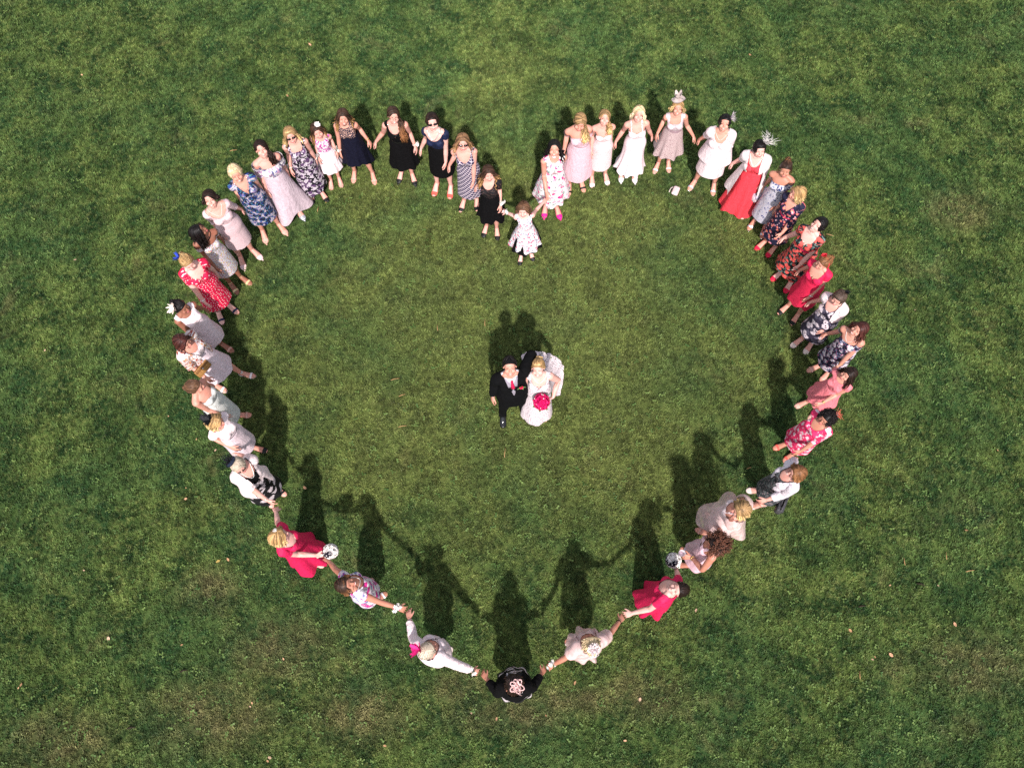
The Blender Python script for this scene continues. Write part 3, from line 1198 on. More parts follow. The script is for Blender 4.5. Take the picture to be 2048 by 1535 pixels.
def skirt(V, z0=1.05, hem=.52, hw=.24, hd=.20, p=1.0, nf=0, amp=0.0, ease=.010, hem_back=None, wob=0.0, seed=0,
          shift=(0, 0), span=None, rows=16, lift=None):
    """a skirt or coat-tail as a ring loft. Returns verts, faces, uv"""
    hw, hd = (.19 + (hw - .2) * .44 if hw > .2 else hw * .95), (.165 + (hd - .17) * .44 if hd > .17 else hd * .97)
    amp = amp * 1.35
    rs = np.random.RandomState(seed + 3)
    ph = rs.rand(6) * 6.28
    hb = hem if hem_back is None else hem_back
    hemz = hem + (hb - hem) * (1 - np.cos(THETA)) / 2
    if wob:
        hemz = hemz + wob * np.sin(THETA * max(2, nf // 2) + ph[0]) + wob * .6 * np.sin(THETA * (nf or 5) + ph[1])
    if lift is not None:
        hemz = hemz + lift(THETA)
    zz0 = min(z0, 1.26)
    Rw = envelope(V, zz0, .014, True) + ease
    Rh = ell_r(hw, hd)
    fold = np.zeros(KT)
    if not nf:
        nf, amp = 7, .022
    if nf:
        fold = .6 * np.sin(nf * THETA + ph[2] + .6 * np.sin(2 * THETA + ph[5])) + .3 * np.sin(int(nf * 1.6) * THETA + ph[3]) + .25 * np.sin(3 * THETA + ph[4])
    verts, uv = [], []
    env84 = envelope(V, .845) + ease
    zz = [-1] + list(range(rows + 1))
    K1 = KT + 1
    for i in zz:
        t = max(i, 0) / rows
        zr = z0 + (hemz - z0) * t
        Rs = Rw + (Rh - Rw) * t ** p
        zm = float(zr.mean())
        if i < 0:
            R, zr = Rw - ease * .55, zr + .014
        elif zm > .845:
            R = np.maximum(envelope(V, min(zm, 1.26)) + ease, Rs) if i > 1 else np.maximum(envelope(V, min(zm, 1.26), .014, True) + ease, Rs)
            if i == 0:
                R = Rw
        else:
            t84 = (z0 - .845) / (z0 - float(hemz.mean()))
            Rs84 = Rw + (Rh - Rw) * t84 ** p
            u = (t - t84) / max(1 - t84, 1e-6)
            R = np.maximum(Rs, Rs + (np.maximum(env84, Rs84) - Rs84) * (1 - u) ** 1.0)
        tt = max(0.0, t - .12) / .88
        R = R * (1 + amp * tt ** 1.2 * fold)
        sx, sy = shift[0] * t ** 1.3, shift[1] * t ** 1.3
        for k in range(K1):
            q = k % KT
            verts.append((sx + math.sin(THETA[q]) * R[q], .008 + sy - math.cos(THETA[q]) * R[q], zr[q]))
            uv.append(((k / KT * 2 - 1) * PI * .17, zr[q]))
    faces = []
    for i in range(len(zz) - 1):
        for k in range(KT):
            if span is not None and abs(THETA[k] + PI / KT) < span:
                continue
            faces.append([i * K1 + k, i * K1 + k + 1, (i + 1) * K1 + k + 1, (i + 1) * K1 + k])
    return np.array(verts), faces, np.array(uv)


def join(parts):
    """parts: list of (verts, faces, uv, mat index)"""
    V, Fc, U, M = [], [], [], []
    n = 0
    for v, f, u, m in parts:
        V.append(np.asarray(v))
        U.append(np.asarray(u))
        Fc += [[i + n for i in q] for q in f]
        M += [m] * len(f)
        n += len(v)
    return np.vstack(V), Fc, np.vstack(U), M


# ------------------------------------------------------------------ hair
SC_C, SC_R = Vector((0, .009, 1.564)), Vector((.0755, .0955, .0915))
HAIRLINE = np.maximum((Z - 1.617) + .98 * (Y + .086), (Y - .018) * 1.2)
HAIRLINE = np.minimum(HAIRLINE, Z - 1.462 - .35 * np.clip(.055 - Y, 0, .2))


def sc_pt(az, el, k=1.0):
    return Vector((SC_C.x + math.sin(az) * math.cos(el) * SC_R.x * k, SC_C.y - math.cos(az) * math.cos(el) * SC_R.y * k, SC_C.z + math.sin(el) * SC_R.z * k))


def hang(pose, bvh, p, d, length, clear, steps=9, stiff=.55, rnd=None, wave=0.0, wl=.09, ph=0.0):
    """a lock falling from p, pushed clear of the body"""
    out = []
    st = length / steps
    side = d.cross(Vector((0, 0, 1)))
    if side.length < 1e-4:
        side = Vector((1, 0, 0))
    side.normalize()
    for i in range(steps):
        d = (d * stiff + Vector((0, 0, -1)) * (1 - stiff)).normalized()
        q = p + d * st
        hit = bvh.find_nearest(q)
        if hit[0] is not None:
            n = hit[1]
            dist = (q - hit[0]).dot(n)
            if dist < clear and (q - hit[0]).length < .15:
                q = hit[0] + n * clear
        p = q
        w = side * (math.sin((i + 1) * st / wl * 6.28 + ph) * wave)
        out.append(p + w)
    return out


def make_hair(pose, style, seed, length=.2, vol=1.0, wave=0.0, part=.3, n=None, bun=None, fringe=False, recede=0.0):
    rs = random.Random(seed)
    H = pose.head_m
    HL = HAIRLINE - recede * np.clip((.06 - Y) / .1, 0, 1)
    c = clip_mesh(HL)
    P0 = take(TV, c)
    cc = np.array(SC_C)
    offn = take(TN, c)
    fh = HL[c[0]] * (1 - c[2]) + HL[c[1]] * c[2]
    lift = (.0015 + .010 * vol * np.clip(fh / .022, 0, 1))[:, None]
    capv = P0 + offn * lift
    M = np.array(H)
    capv = capv @ M[:3, :3].T + M[:3, 3]
    V, Fc, S = [capv], [list(f) for f in c[3]], [np.stack([np.full(len(capv), .35), np.full(len(capv), .0)], 1)]
    nv = len(capv)
    bvh = BVHTree.FromPolygons([tuple(p) for p in pose.P], [tuple(int(i) for i in t) for t in TT]) if style in ("long", "bob", "halfup", "side") else None
    locks = []

    def head_path(pts):
        return [H @ p for p in pts]
    if style in ("long", "bob", "halfup", "side"):
        n = n or (150 if style != "bob" else 130)
        for i in range(n):
            u = (i + rs.random() * .9) / n
            az = math.radians(50) + u * math.radians(260)
            fr = 1 - min(1.0, abs(az - PI) / math.radians(130))          # 0 in front, 1 at the back
            er = (.72 + .80 * min(1, fr * 1.6)) * rs.uniform(.94, 1.04)
            e1 = rs.uniform(-.45, -.10) + (.25 if fr < .15 else 0)
            if style == "halfup" and rs.random() < .4:
                e1 += .2
            s_ = 1 if az < PI else -1
            d0 = (sc_pt(part + s_ * .10, min(er, 1.5)) - SC_C)
            d0 = Vector((d0.x / SC_R.x, d0.y / SC_R.y, d0.z / SC_R.z)).normalized()
            d1 = (sc_pt(az, e1) - SC_C)
            d1 = Vector((d1.x / SC_R.x, d1.y / SC_R.y, d1.z / SC_R.z)).normalized()
            k0 = rs.uniform(1.02, 1.10)
            pts = []
            for q in range(7):
                t = q / 6
                v = d0.slerp(d1, t, d0)
                k = k0 + .09 * vol * t * t + .05 * (vol - .6) * math.sin(PI * t)
                pts.append(SC_C + Vector((v.x * SC_R.x, v.y * SC_R.y, v.z * SC_R.z)) * k)
            hp = head_path(pts)
            d = (hp[-1] - hp[-2]).normalized()
            L = length * rs.uniform(.82, 1.08)
            if style == "side":
                L *= 1.0
            tail = hang(pose, bvh, hp[-1], d, L, rs.uniform(.012, .040) * (.8 + .4 * vol), max(4, int(L / .022)), .7, rs, wave, .085, rs.random() * 6.28)
            if style == "side":
                # swept over one shoulder to the front
                tgt = pose.head_m @ Vector((.085, -.045, 1.44))
                hp2 = hp[:5]
                d2 = (tgt - hp2[-1]).normalized()
                mid = hp2[-1].lerp(tgt, .55) + pose.head_r @ Vector((.0, .035, 0))
                tail = [mid, tgt + Vector((rs.gauss(0, .016), rs.gauss(0, .014), rs.gauss(0, .012)))]
                tail += hang(pose, bvh, tail[-1], Vector((0, -.3, -1)).normalized(), L, rs.uniform(.012, .04), 8, .5, rs, wave, .085, rs.random() * 6.28)
                hp = hp2
            pl = hp + tail
            m = len(pl)
            rad = [(.0105 if q < m - 3 else .0105 * (1 - (q - (m - 4)) / 4.2)) * rs.uniform(.8, 1.1) for q in range(m)]
            locks.append((pl, rad, rs.random()))
    if fringe or (style in ("bob", "short") and vol > .75):
        for i in range(16):
            az = math.radians(-42 + 84 * (i + rs.random()) / 16)
            a0 = az + part * .5
            pts = [sc_pt(a0, 1.25, 1.05), sc_pt(az, 1.0, 1.09), sc_pt(az, .75, 1.10), sc_pt(az * 1.15, .50 if fringe else .60, 1.07)]
            locks.append((head_path(pts), [.012, .013, .012, .004], rs.random()))
    if style == "short":
        n = n or 230
        for i in range(n):
            az = math.radians(40) + rs.random() * math.radians(280)
            el = rs.uniform(-.25, 1.45)
            if recede and math.cos(az) > .2:
                el = rs.uniform(1.0, 1.5)
            L = rs.uniform(.5, .8) * (length / .1)
            pts = [sc_pt(az + wave * 6 * math.sin(q * 1.5 + i), el - L * q / 3.0 + .1, 1.05 + .05 * vol + (.02 * q if q == 3 else .0)) for q in range(4)]
            locks.append((head_path(pts), [.007, .009, .008, .003], rs.random()))
    if style in ("updo", "bun"):
        b = Vector(bun) if bun else Vector((0, .075, 1.615))
        bd = (b - SC_C).normalized()
        azb, elb = math.atan2(bd.x, -bd.y), math.asin(bd.z)
        n = n or 170
        for i in range(n):
            az = rs.uniform(-PI, PI)
            front = math.cos(az) > .1
            el = rs.uniform(.52, .66) if front else rs.uniform(-.35, .3)
            p0 = sc_pt(az, el, 1.04)
            pts = []
            for q in range(6):
                t = q / 5
                v = ((p0 - SC_C).normalized() * (1 - t) + bd * t).normalized()
                w = Vector((v.x * SC_R.x, v.y * SC_R.y, v.z * SC_R.z))
                pts.append(SC_C + w * (1.06 + .06 * vol * math.sin(t * PI)) + Vector((rs.gauss(0, .002), rs.gauss(0, .002), rs.gauss(0, .002))))
            locks.append((head_path(pts), [.006, .0075, .0075, .007, .007, .005], rs.random()))
        for i in range(34):
            ph, tilt = rs.random() * 6.28, rs.uniform(-1, 1)
            R = length * rs.uniform(.55, 1.0)
            ax1 = Vector((rs.gauss(0, 1), rs.gauss(0, 1), rs.gauss(0, 1))).normalized()
            ax2 = ax1.cross(Vector((rs.gauss(0, 1), rs.gauss(0, 1), rs.gauss(0, 1)))).normalized()
            pts = [b + bd * .01 + (ax1 * math.cos(ph + q * .7) + ax2 * math.sin(ph + q * .7)) * R + bd * (R * .4) for q in range(6)]
            locks.append((head_path(pts), [.006, .010, .011, .011, .009, .004], rs.random()))
        if wave:
            bvh = BVHTree.FromPolygons([tuple(p) for p in pose.P], [tuple(int(i) for i in t) for t in TT])
            for s in (-1, 1):
                for i in range(3):
                    p = H @ sc_pt(s * rs.uniform(1.2, 1.5), rs.uniform(-.1, .1), 1.05)
                    pl = [p] + hang(pose, bvh, p, Vector((0, 0, -1)), rs.uniform(.10, .16), .012, 6, .6, rs, .010, .06, i)
                    locks.append((pl, [.006] * 6 + [.002], rs.random()))
    if style == "curly":
        n = n or 420
        for i in range(n):
            az = math.radians(38) + rs.random() * math.radians(284)
            el = math.asin(rs.uniform(-.55, 1.0))
            v = (sc_pt(az, el) - SC_C).normalized()
            a = v.cross(Vector((0, 0, 1)))
            if a.length < .1:
                a = Vector((1, 0, 0))
            a.normalize()
            b2 = v.cross(a)
            L = length * rs.uniform(.6, 1.1)
            base = sc_pt(az, el, .98)
            ph = rs.random() * 6.28
            r = rs.uniform(.008, .014)
            pts = []
            for q in range(8):
                t = q / 7
                pts.append(base + v * (L * t) + (a * math.cos(ph + q * 1.35) + b2 * math.sin(ph + q * 1.35)) * r + Vector((0, 0, -1)) * (L * .35 * t * t))
            locks.append((head_path(pts), [.005, .006, .006, .006, .0055, .005, .004, .002], rs.random()))
    sides = 4
    for pl, rad, rv in locks:
        m = len(pl)
        arr = np.array([tuple(p) for p in pl])
        tan = np.gradient(arr, axis=0)
        tan /= np.linalg.norm(tan, axis=1, keepdims=True) + 1e-9
        out = arr - np.array(pose.head_m @ SC_C)
        out = out - tan * (out * tan).sum(1, keepdims=True)
        out /= np.linalg.norm(out, axis=1, keepdims=True) + 1e-9
        sd = np.cross(tan, out)
        r = np.array(rad[:m] if len(rad) >= m else list(rad) + [rad[-1]] * (m - len(rad)))[:, None]
        ring = np.stack([arr + sd * r, arr + out * r * .55, arr - sd * r, arr - out * r * .55], 1).reshape(-1, 3)
        V.append(ring)
        S.append(np.stack([np.full(m * 4, rv), np.repeat(np.linspace(0, 1, m), 4)], 1))
        for q in range(m - 1):
            for k in range(4):
                k2 = (k + 1) % 4
                Fc.append([nv + q * 4 + k, nv + q * 4 + k2, nv + (q + 1) * 4 + k2, nv + (q + 1) * 4 + k])
        Fc.append([nv + (m - 1) * 4 + k for k in range(4)])
        nv += m * 4
    return np.vstack(V), Fc, np.vstack(S)


# ------------------------------------------------------------------ headpieces, jewellery, flowers (head-local or free)
def petal(g, c, d, up, ln, wd, bend, mi=0, n=5):
    """one curved petal or leaf from c along d"""
    d, up = d.normalized(), up.normalized()
    sd = d.cross(up)
    if sd.length < 1e-4:
        sd = Vector((1, 0, 0))
    sd.normalize()
    rows = []
    for i in range(n):
        t = i / (n - 1)
        w = wd * math.sin(PI * min(1, .12 + .80 * t)) ** .8
        p = c + d * (ln * t) + up * (bend * ln * t * t)
        rows.append([p - sd * w + up * (.15 * w), p, p + sd * w + up * (.15 * w)])
    vs = [q for r in rows for q in r]
    fs = []
    for i in range(n - 1):
        for k in range(2):
            a = i * 3 + k
            fs.append([a, a + 1, a + 4, a + 3])
    g.add(vs, fs, mi)


def flower_head(g, c, up, r, npet=8, layers=3, mi=0, core=None, rs=RNG):
    up = up.normalized()
    a = up.orthogonal().normalized()
    b = up.cross(a)
    for l in range(layers):
        k = 1 - l / (layers + .6)
        for i in range(npet):
            t = 2 * PI * (i + .5 * l + rs.uniform(-.15, .15)) / npet
            d = (a * math.cos(t) + b * math.sin(t)) * 1.0 + up * (.15 + .45 * l)
            petal(g, c + up * (.1 * r * l), d, up, r * k * rs.uniform(.85, 1.1), r * .36 * k, .25, mi)
    if core is not None:
        g.ball(c + up * r * .35, r * .22, 8, 6, core)


def feathers(g, c, up, ln, n, spread, mi=0, wd=.006, curl=.5, rs=RNG):
    up = up.normalized()
    a = up.orthogonal().normalized()
    b = up.cross(a)
    for i in range(n):
        t = rs.random() * 2 * PI
        d = (up + (a * math.cos(t) + b * math.sin(t)) * rs.uniform(.2, spread)).normalized()
        L = ln * rs.uniform(.6, 1.1)
        o = (a * math.cos(t + 1.2) + b * math.sin(t + 1.2))
        pts = [c + d * (L * q / 4) + o * (curl * L * (q / 4) ** 2 * rs.choice((-1, 1)) * .4) for q in range(5)]
        g.tube(pts, [wd * .5, wd, wd * .9, wd * .7, wd * .2], 4, mi, .3)


def loops(g, c, up, r, n, mi=0, wd=.008, rs=RNG):
    up = up.normalized()
    a = up.orthogonal().normalized()
    b = up.cross(a)
    for i in range(n):
        t = 2 * PI * (i + rs.uniform(-.2, .2)) / n
        d = (a * math.cos(t) + b * math.sin(t)).normalized()
        sd = d.cross(up)
        R = r * rs.uniform(.75, 1.1)
        pts = []
        for q in range(11):
            s = 2 * PI * q / 10
            pts.append(c + d * (R * .5 * (1 - math.cos(s))) + sd * (R * .30 * math.sin(s)) + up * (R * .35 * (1 - math.cos(s)) * .5))
        g.tube(pts, wd, 4, mi, .35, up)


def headpiece(kind, pos, normal, mats, parent, size=1.0, seed=0):
    rs = random.Random(seed)
    g = Geo()
    c, n = Vector(pos), Vector(normal).normalized()
    if kind == "flower":
        flower_head(g, c, n, .055 * size, 9, 3, 0, None, rs)
    elif kind == "spray":
        flower_head(g, c, n, .030 * size, 7, 2, 0, None, rs)
        feathers(g, c, n, .095 * size, 44, 1.7, 0, .0042, .5, rs)
    elif kind == "featherflower":
        for i in range(26):
            t = rs.random() * 6.28
            a = n.orthogonal().normalized()
            b = n.cross(a)
            d = (a * math.cos(t) + b * math.sin(t)) + n * rs.uniform(.1, .8)
            petal(g, c, d, n, .075 * size * rs.uniform(.7, 1.1), .012 * size, .25, 0)
    elif kind == "saucer":
        a = n.orthogonal().normalized()
        b = n.cross(a)
        rings = []
        for q, (rr, hh) in enumerate([(.001, .022), (.035, .021), (.062, .010), (.078, -.004), (.080, .004)]):
            rings.append([c + (a * math.cos(t) + b * math.sin(t)) * rr * size + n * hh * size for t in [2 * PI * j / 20 for j in range(20)]])
        g.loft(rings, 0, False)
        loops(g, c + n * .02 * size, n, .085 * size, 7, 1, .007, rs)
        feathers(g, c + n * .02, n, .12 * size, 14, 2.0, 1, .004, .8, rs)
    elif kind == "loops":
        loops(g, c, n, .085 * size, 6, 0, .007, rs)
        loops(g, c + n * .02 + n.orthogonal() * .02, (n + n.orthogonal() * .6).normalized(), .06 * size, 5, 0, .006, rs)
        for i in range(7):
            t = i * .9
            a = n.orthogonal().normalized()
            petal(g, c, a * math.cos(t) + n.cross(a) * math.sin(t) + n * .5, n, .06 * size, .016, .3, 0)
        feathers(g, c, n, .10 * size, 6, 2.4, 0, .006, .8, rs)
    elif kind == "sinamay":
        a = n.orthogonal().normalized()
        b = n.cross(a)
        rings = []
        for rr, hh in [(.002, .03), (.04, .028), (.075, .012), (.10, .006), (.112, .014)]:
            rings.append([c + (a * math.cos(t) + b * math.sin(t)) * rr * size + n * (hh * size + .008 * math.sin(3 * t)) for t in [2 * PI * j / 24 for j in range(24)]])
        g.loft(rings, 0, False)
        for i in range(5):
            t = i * 1.256
            petal(g, c + n * .02, (a * math.cos(t) + b * math.sin(t)) + n * .9, n, .10 * size, .034 * size, .5, 0, 6)
        loops(g, c + n * .03, n, .07 * size, 5, 0, .010, rs)
    elif kind == "plume":
        flower_head(g, c, n, .045 * size, 9, 2, 0, None, rs)
        feathers(g, c, n, .15 * size, 30, 1.7, 0, .0042, .9, rs)
        feathers(g, c, n, .085 * size, 26, 1.8, 0, .005, .5, rs)
        feathers(g, c, n, .10 * size, 14, 1.8, 1, .005, .6, rs)
    elif kind == "band":
        pts = [sc_pt(math.radians(t), .15 + .95 * math.cos(math.radians(t * .5)) * .9, 1.12) for t in range(-88, 89, 8)]
        pts = [Vector((math.sin(t) * .088, .0 + .01 * math.cos(t), 1.545 + math.cos(t) * .112)) for t in [math.radians(q) for q in range(-100, 101, 10)]]
        g.tube(pts, .009, 5, 0, .6, Vector((0, 1, 0)))
        flower_head(g, c, n, .040 * size, 8, 3, 0, None, rs)
    return g.obj("headpiece", mats, parent)


def build_face_meshes():
    """small shared face meshes, laid on the template's face"""
    bvh = BVHTree.FromPolygons([tuple(p) for p in TV], [tuple(int(i) for i in t) for t in TT])

    def face_y(x, z):
        h = bvh.ray_cast(Vector((x, -.4, z)), Vector((0, 1, 0)))
        return h[0].y if h[0] is not None else -.09

    def strip(name, pts, rad, flat, mat, sides=6):
        g = Geo()
        P = [Vector((x, face_y(x, z) - off, z)) for x, z, off in pts]
        g.tube(P, rad, sides, 0, flat, Vector((0, 0, 1)))
        o = g.obj(name, mat)
        me = o.data
        bpy.data.objects.remove(o)
        return me
    M = {}
    for s in (-1, 1):
        M["eye", s] = strip("eye", [(s * x, z, -.0005) for x, z in ((.0195, 1.5455), (.025, 1.548), (.032, 1.5485), (.039, 1.5465), (.0445, 1.543))],
                            [.0012, .0035, .0046, .0038, .0012], 1.0, MATS_FACE["eye"])
        M["brow", s] = strip("eyebrow", [(s * x, z, -.0005) for x, z in ((.014, 1.5635), (.026, 1.569), (.037, 1.5695), (.049, 1.562))],
                             [.0026, .0032, .0028, .0012], 1.0, MATS_FACE["brow"])
    M["lips"] = strip("lips", [(x, 1.4865 + abs(x) * .18, -.0005) for x in (-.027, -.017, -.007, .007, .017, .027)], [.0015, .0058, .0070, .0070, .0058, .0015], 1.0, MATS_FACE["lips"])
    M["teeth"] = strip("teeth", [(x, 1.4880 + abs(x) * .16, .0045) for x in (-.019, -.009, 0, .009, .019)], [.0012, .0035, .0040, .0035, .0012], 1.0, MATS_FACE["teeth"])
    g = Geo()
    for s in (-1, 1):
        rings = []
        for k, (r, yy) in enumerate([(.0225, 0), (.0225, -.004)]):
            rings.append([Vector((s * (.031 + math.cos(t) * r * 1.12), face_y(s * .031, 1.545) - .010 + yy + abs(math.cos(t)) * .0, 1.543 + math.sin(t) * r * .80)) for t in [2 * PI * j / 14 for j in range(14)]])
        g.loft(rings, 0)
        g.tube([(s * .055, -.085, 1.548), (s * .074, -.05, 1.550), (s * .079, .0, 1.552)], .0024, 5, 1)
    yb = face_y(.0, 1.548) - .003
    g.tube([(-.010, yb, 1.548), (.010, yb, 1.548)], .0024, 5, 1)
    o = g.obj("sunglasses", [MATS_FACE["lens"], MATS_FACE["frame"]])
    M["sun"] = o.data
    bpy.data.objects.remove(o)
    g = Geo()
    for s in (-1, 1):
        cy = face_y(s * .031, 1.545) - .011
        pts = [Vector((s * (.031 + math.cos(t) * .024), cy, 1.543 + math.sin(t) * .017)) for t in [2 * PI * j / 14 for j in range(15)]]
        g.tube(pts, .0024, 5, 0, 1.0, Vector((0, 1, 0)))
        g.tube([(s * .055, -.085, 1.548), (s * .074, -.05, 1.550), (s * .079, .0, 1.552)], .0022, 5, 0)
    g.tube([(-.010, yb, 1.548), (.010, yb, 1.548)], .0024, 5, 0)
    o = g.obj("glasses", [MATS_FACE["frame2"]])
    M["glasses"] = o.data
    bpy.data.objects.remove(o)
    return M


MATS_FACE = dict(
    eye=plain("eye dark", (.05, .028, .022), .3, 0, wr=0), brow=plain("eyebrow brown", (.13, .07, .045), .8, 0, wr=0),
    lips=plain("lips rose", (.50, .12, .13), .45, .1, wr=0), teeth=plain("teeth", (.80, .74, .68), .4, 0, wr=0),
    lens=plain("dark lens", (.006, .006, .008), .12, 0, spec=.5, wr=0), frame=plain("dark frame", (.012, .010, .010), .3, 0, wr=0),
    frame2=plain("brown frame", (.10, .03, .025), .3, 0, wr=0))
FACE = build_face_meshes()


def link_child(name, me, parent, mat=None):
    o = bpy.data.objects.new(name, me)
    COL.objects.link(o)
    o.parent = parent
    if mat is not None:
        o.matrix_local = mat
    return o


# ------------------------------------------------------------------ shoes
ZC = np.interp(Y, [-.163, -.128, -.098, -.06, -.02, .02, .05, .072], [.019, .024, .032, .052, .078, .090, .082, .072])
FOOT = (Z < .17)


def shoe_obj(pose, s, kind, mats, parent):
    side = (X * s > 0) & FOOT
    big = np.full(len(TV), -.05)
    low = np.minimum(.145 - Z, ZC + .004 - Z)
    if kind in ("pump", "point", "flat", "peep"):
        f = np.maximum(np.maximum(-Y - .100, low + np.where(Y > .03, .026, .0)), -.05)
        f = np.minimum(f, .135 - Z)
        if kind == "peep":
            f = np.minimum(f, Y + .150)
    elif kind == "oxford":
        f = np.minimum(.15 - Z, .05)
    else:
        strap = .013 - np.abs(Y + .098)
        ank = .009 - np.abs(Z - .132) if kind == "strap" else np.full(len(TV), -.05)
        heel = np.minimum(Y - .045, .125 - Z)
        f = np.maximum(np.maximum(strap, ank), np.maximum(ZC - .010 - Z, heel if kind == "strap" else -.05))
        f = np.minimum(f, .15 - Z)
    f = np.where(side, f, -.05)
    sh = shell(pose, f, .0055, 0)
    parts = []
    if sh is not None:
        parts.append((sh[0], sh[1], sh[2], 0))
    n = "L" if s > 0 else "R"

    def tf(p):
        return Vector(pose.R["foot" + n] @ (np.array(p) - pose.h["foot" + n]) + pose.t0["foot" + n])
    g = Geo()
    cx = s * .078
    sole = [(.072, .058, .020), (.045, .046, .028), (.0, .048, .028), (-.04, .030, .032), (-.09, .013, .042), (-.13, .008, .039), (-.165, .010, .016)]
    rings = []
    for y, z, w in sole:
        c2 = cx + s * .004 * (1 - y / .07)
        rings.append([tf((c2 - w, y, z + .008)), tf((c2 + w, y, z + .008)), tf((c2 + w, y, z - .002)), tf((c2 - w, y, z - .002))])
    g.loft(rings, 0)
    if kind in ("flat", "oxford"):
        rings = [[tf((cx + dx * w, yy, z)) for dx, yy in ((-1, .06), (1, .06), (1, .0), (-1, .0))] for z, w in ((.055, .026), (.002, .024))]
    else:
        rings = [[tf((cx + dx * w, .052 + dy * w, z)) for dx, dy in ((-1, -1), (1, -1), (1, 1), (-1, 1))] for z, w in ((.055, .018), (.03, .009), (.002, .006))]
    g.loft(rings, 0)
    if kind == "point":
        rings = []
        for y, w, h in ((-.148, .030, .014), (-.172, .018, .010), (-.195, .005, .005)):
            c2 = cx + s * .012
            rings.append([tf((c2 + math.cos(a) * w, y, .018 + math.sin(a) * h)) for a in [2 * PI * j / 8 for j in range(8)]])
        g.loft(rings, 0)
    parts.append((np.array([tuple(p) for p in g.v]), g.f, np.zeros((len(g.v), 2)), 0))
    v, fc, uv, mi = join(parts)
    return mesh_obj("shoe", v, fc, mats, parent, mi, uv)


# ------------------------------------------------------------------ wrist flowers, watches, necklaces
def wrist_piece(pose, s, kind, mats, parent, seed):
    W, hd, Rf, E, S = pose.hand_m[s]
    ax = (W - E).normalized()
    g = Geo()
    rs = random.Random(seed)
    c = W - ax * .02
    a = ax.orthogonal().normalized()
    b = ax.cross(a)
    pts = [c + (a * math.cos(t) + b * math.sin(t)) * .029 for t in [2 * PI * j / 12 for j in range(13)]]
    if kind == "corsage":
        g.tube(pts, .006, 5, 0, .6, ax)
        up = Vector((0, 0, 1)) * .8 + Vector((S.x, S.y, 0)).normalized() * .5
        up = (up - ax * up.dot(ax)).normalized()
        for i in range(5):
            o = Vector((rs.gauss(0, .018), rs.gauss(0, .018), rs.gauss(0, .012)))
            flower_head(g, c + up * .040 + o, (up + o * 14).normalized(), .030, 6, 2, 0, None, rs)
        for i in range(4):
            t = rs.random() * 6.28
            petal(g, c + up * .034, (ax * math.cos(t) + ax.cross(up) * math.sin(t)), up, .05, .010, .1, 1)
        return g.obj("corsage", mats, parent)
    g.tube(pts, .005, 6, 0, .8, ax)
    if kind == "watch":
        up = Vector((0, 0, 1))
        up = (up - ax * up.dot(ax)).normalized()
        g.ball(c + up * .031, (.014, .014, .006), 10, 6, 0, up.to_track_quat('Z', 'Y').to_matrix())
        return g.obj("wristwatch", mats, parent)
    return g.obj("bracelet", mats, parent)


def necklace(pose, mat, parent, drop=.05, r=.0025):
    g = Geo()
    Rc, hc, tc = pose.R["chest"], pose.h["chest"], pose.t0["chest"]
    bvh = BVHTree.FromPolygons([tuple(p) for p in pose.P], [tuple(int(i) for i in t) for t in TT])
    pts = []
    for k in range(25):
        t = 2 * PI * k / 24
        fr = max(0, math.cos(t)) ** 3
        p = np.array([math.sin(t) * .085 * (1 - .1 * fr), .012 - math.cos(t) * (.075 + .05 * fr), 1.405 - drop * fr - .01 * max(0, math.cos(t))])
        q = Vector(Rc @ (p - hc) + tc)
        h = bvh.find_nearest(q)
        q = h[0] + h[1] * .006
        pts.append(q)
    g.tube(pts, r, 5, 0, 1.0)
    return g.obj("necklace", mat, parent)


# ------------------------------------------------------------------ one person
SKIN = dict(fair=skin_mat("skin fair", (.66, .35, .285)), warm=skin_mat("skin warm", (.60, .295, .22)),
            tan=skin_mat("skin tan", (.48, .22, .15)), deep=skin_mat("skin deep", (.30, .128, .082)), pale=skin_mat("skin pale", (.72, .42, .36)))
JOINT, JPIX = {}, {}


QUEUE = []


def person(label, head, face, hands, **k):
    """note one person; everybody is laid out first so that joined hands meet at a natural height, then built"""
    q = dict(label=label, head=head, face=face, hands=hands, **k)
    QUEUE.append(q)
    foot, h, kid = q.get("foot"), q.get("h"), q.get("kid", False)
    fw = Vector((face[0], -face[1] * 1.12, 0)).normalized()
    phi = math.atan2(fw.x, -fw.y)
    Rz = Matrix.Rotation(phi, 3, 'Z')
    if foot is not None:
        base = ground(foot[0], foot[1], .10) - Rz @ Vector((0, .02, 0))
        base.z = 0
        if h is None:
            best = None
            for c in range(110, 190):
                hh = c / 100
                e = (ground(head[0], head[1], hh * .938).xy - base.xy).length
                if best is None or e < best[0]:
                    best = (e, hh)
            h = min(max(best[1] + .02, 1.53), 1.74)
    else:
        base = ground(head[0], head[1], h * .938) - Rz @ Vector((0, .03, 0))
        base.z = 0
    q.update(base=base, phi=phi, Rz=Rz, h=h, sc=h / 1.65)
    return len(QUEUE) - 1


def settle_hands():
    """height of each pair of joined hands: arms hang nearly straight"""
    for name, (px, py, z_ask) in JPIX.items():
        who = [q for q in QUEUE if name in q["hands"]]
        best = None
        for c in range(55, 112):
            z = c / 100
            p = ground(px, py, z)
            cost = 0
            for q in who:
                l = q["Rz"].inverted() @ (p - q["base"]) / q["sc"]
                s = 1 if l.x > 0 else -1
                d = (l - Vector((s * .14, .012, 1.345))).length
                cost += (d - .612) ** 2 * (2.5 if d > .622 else 1)
            cost += .02 * (z - .80) ** 2
            if best is None or cost < best[0]:
                best = (cost, z)
        JOINT[name] = ground(px, py, best[1])


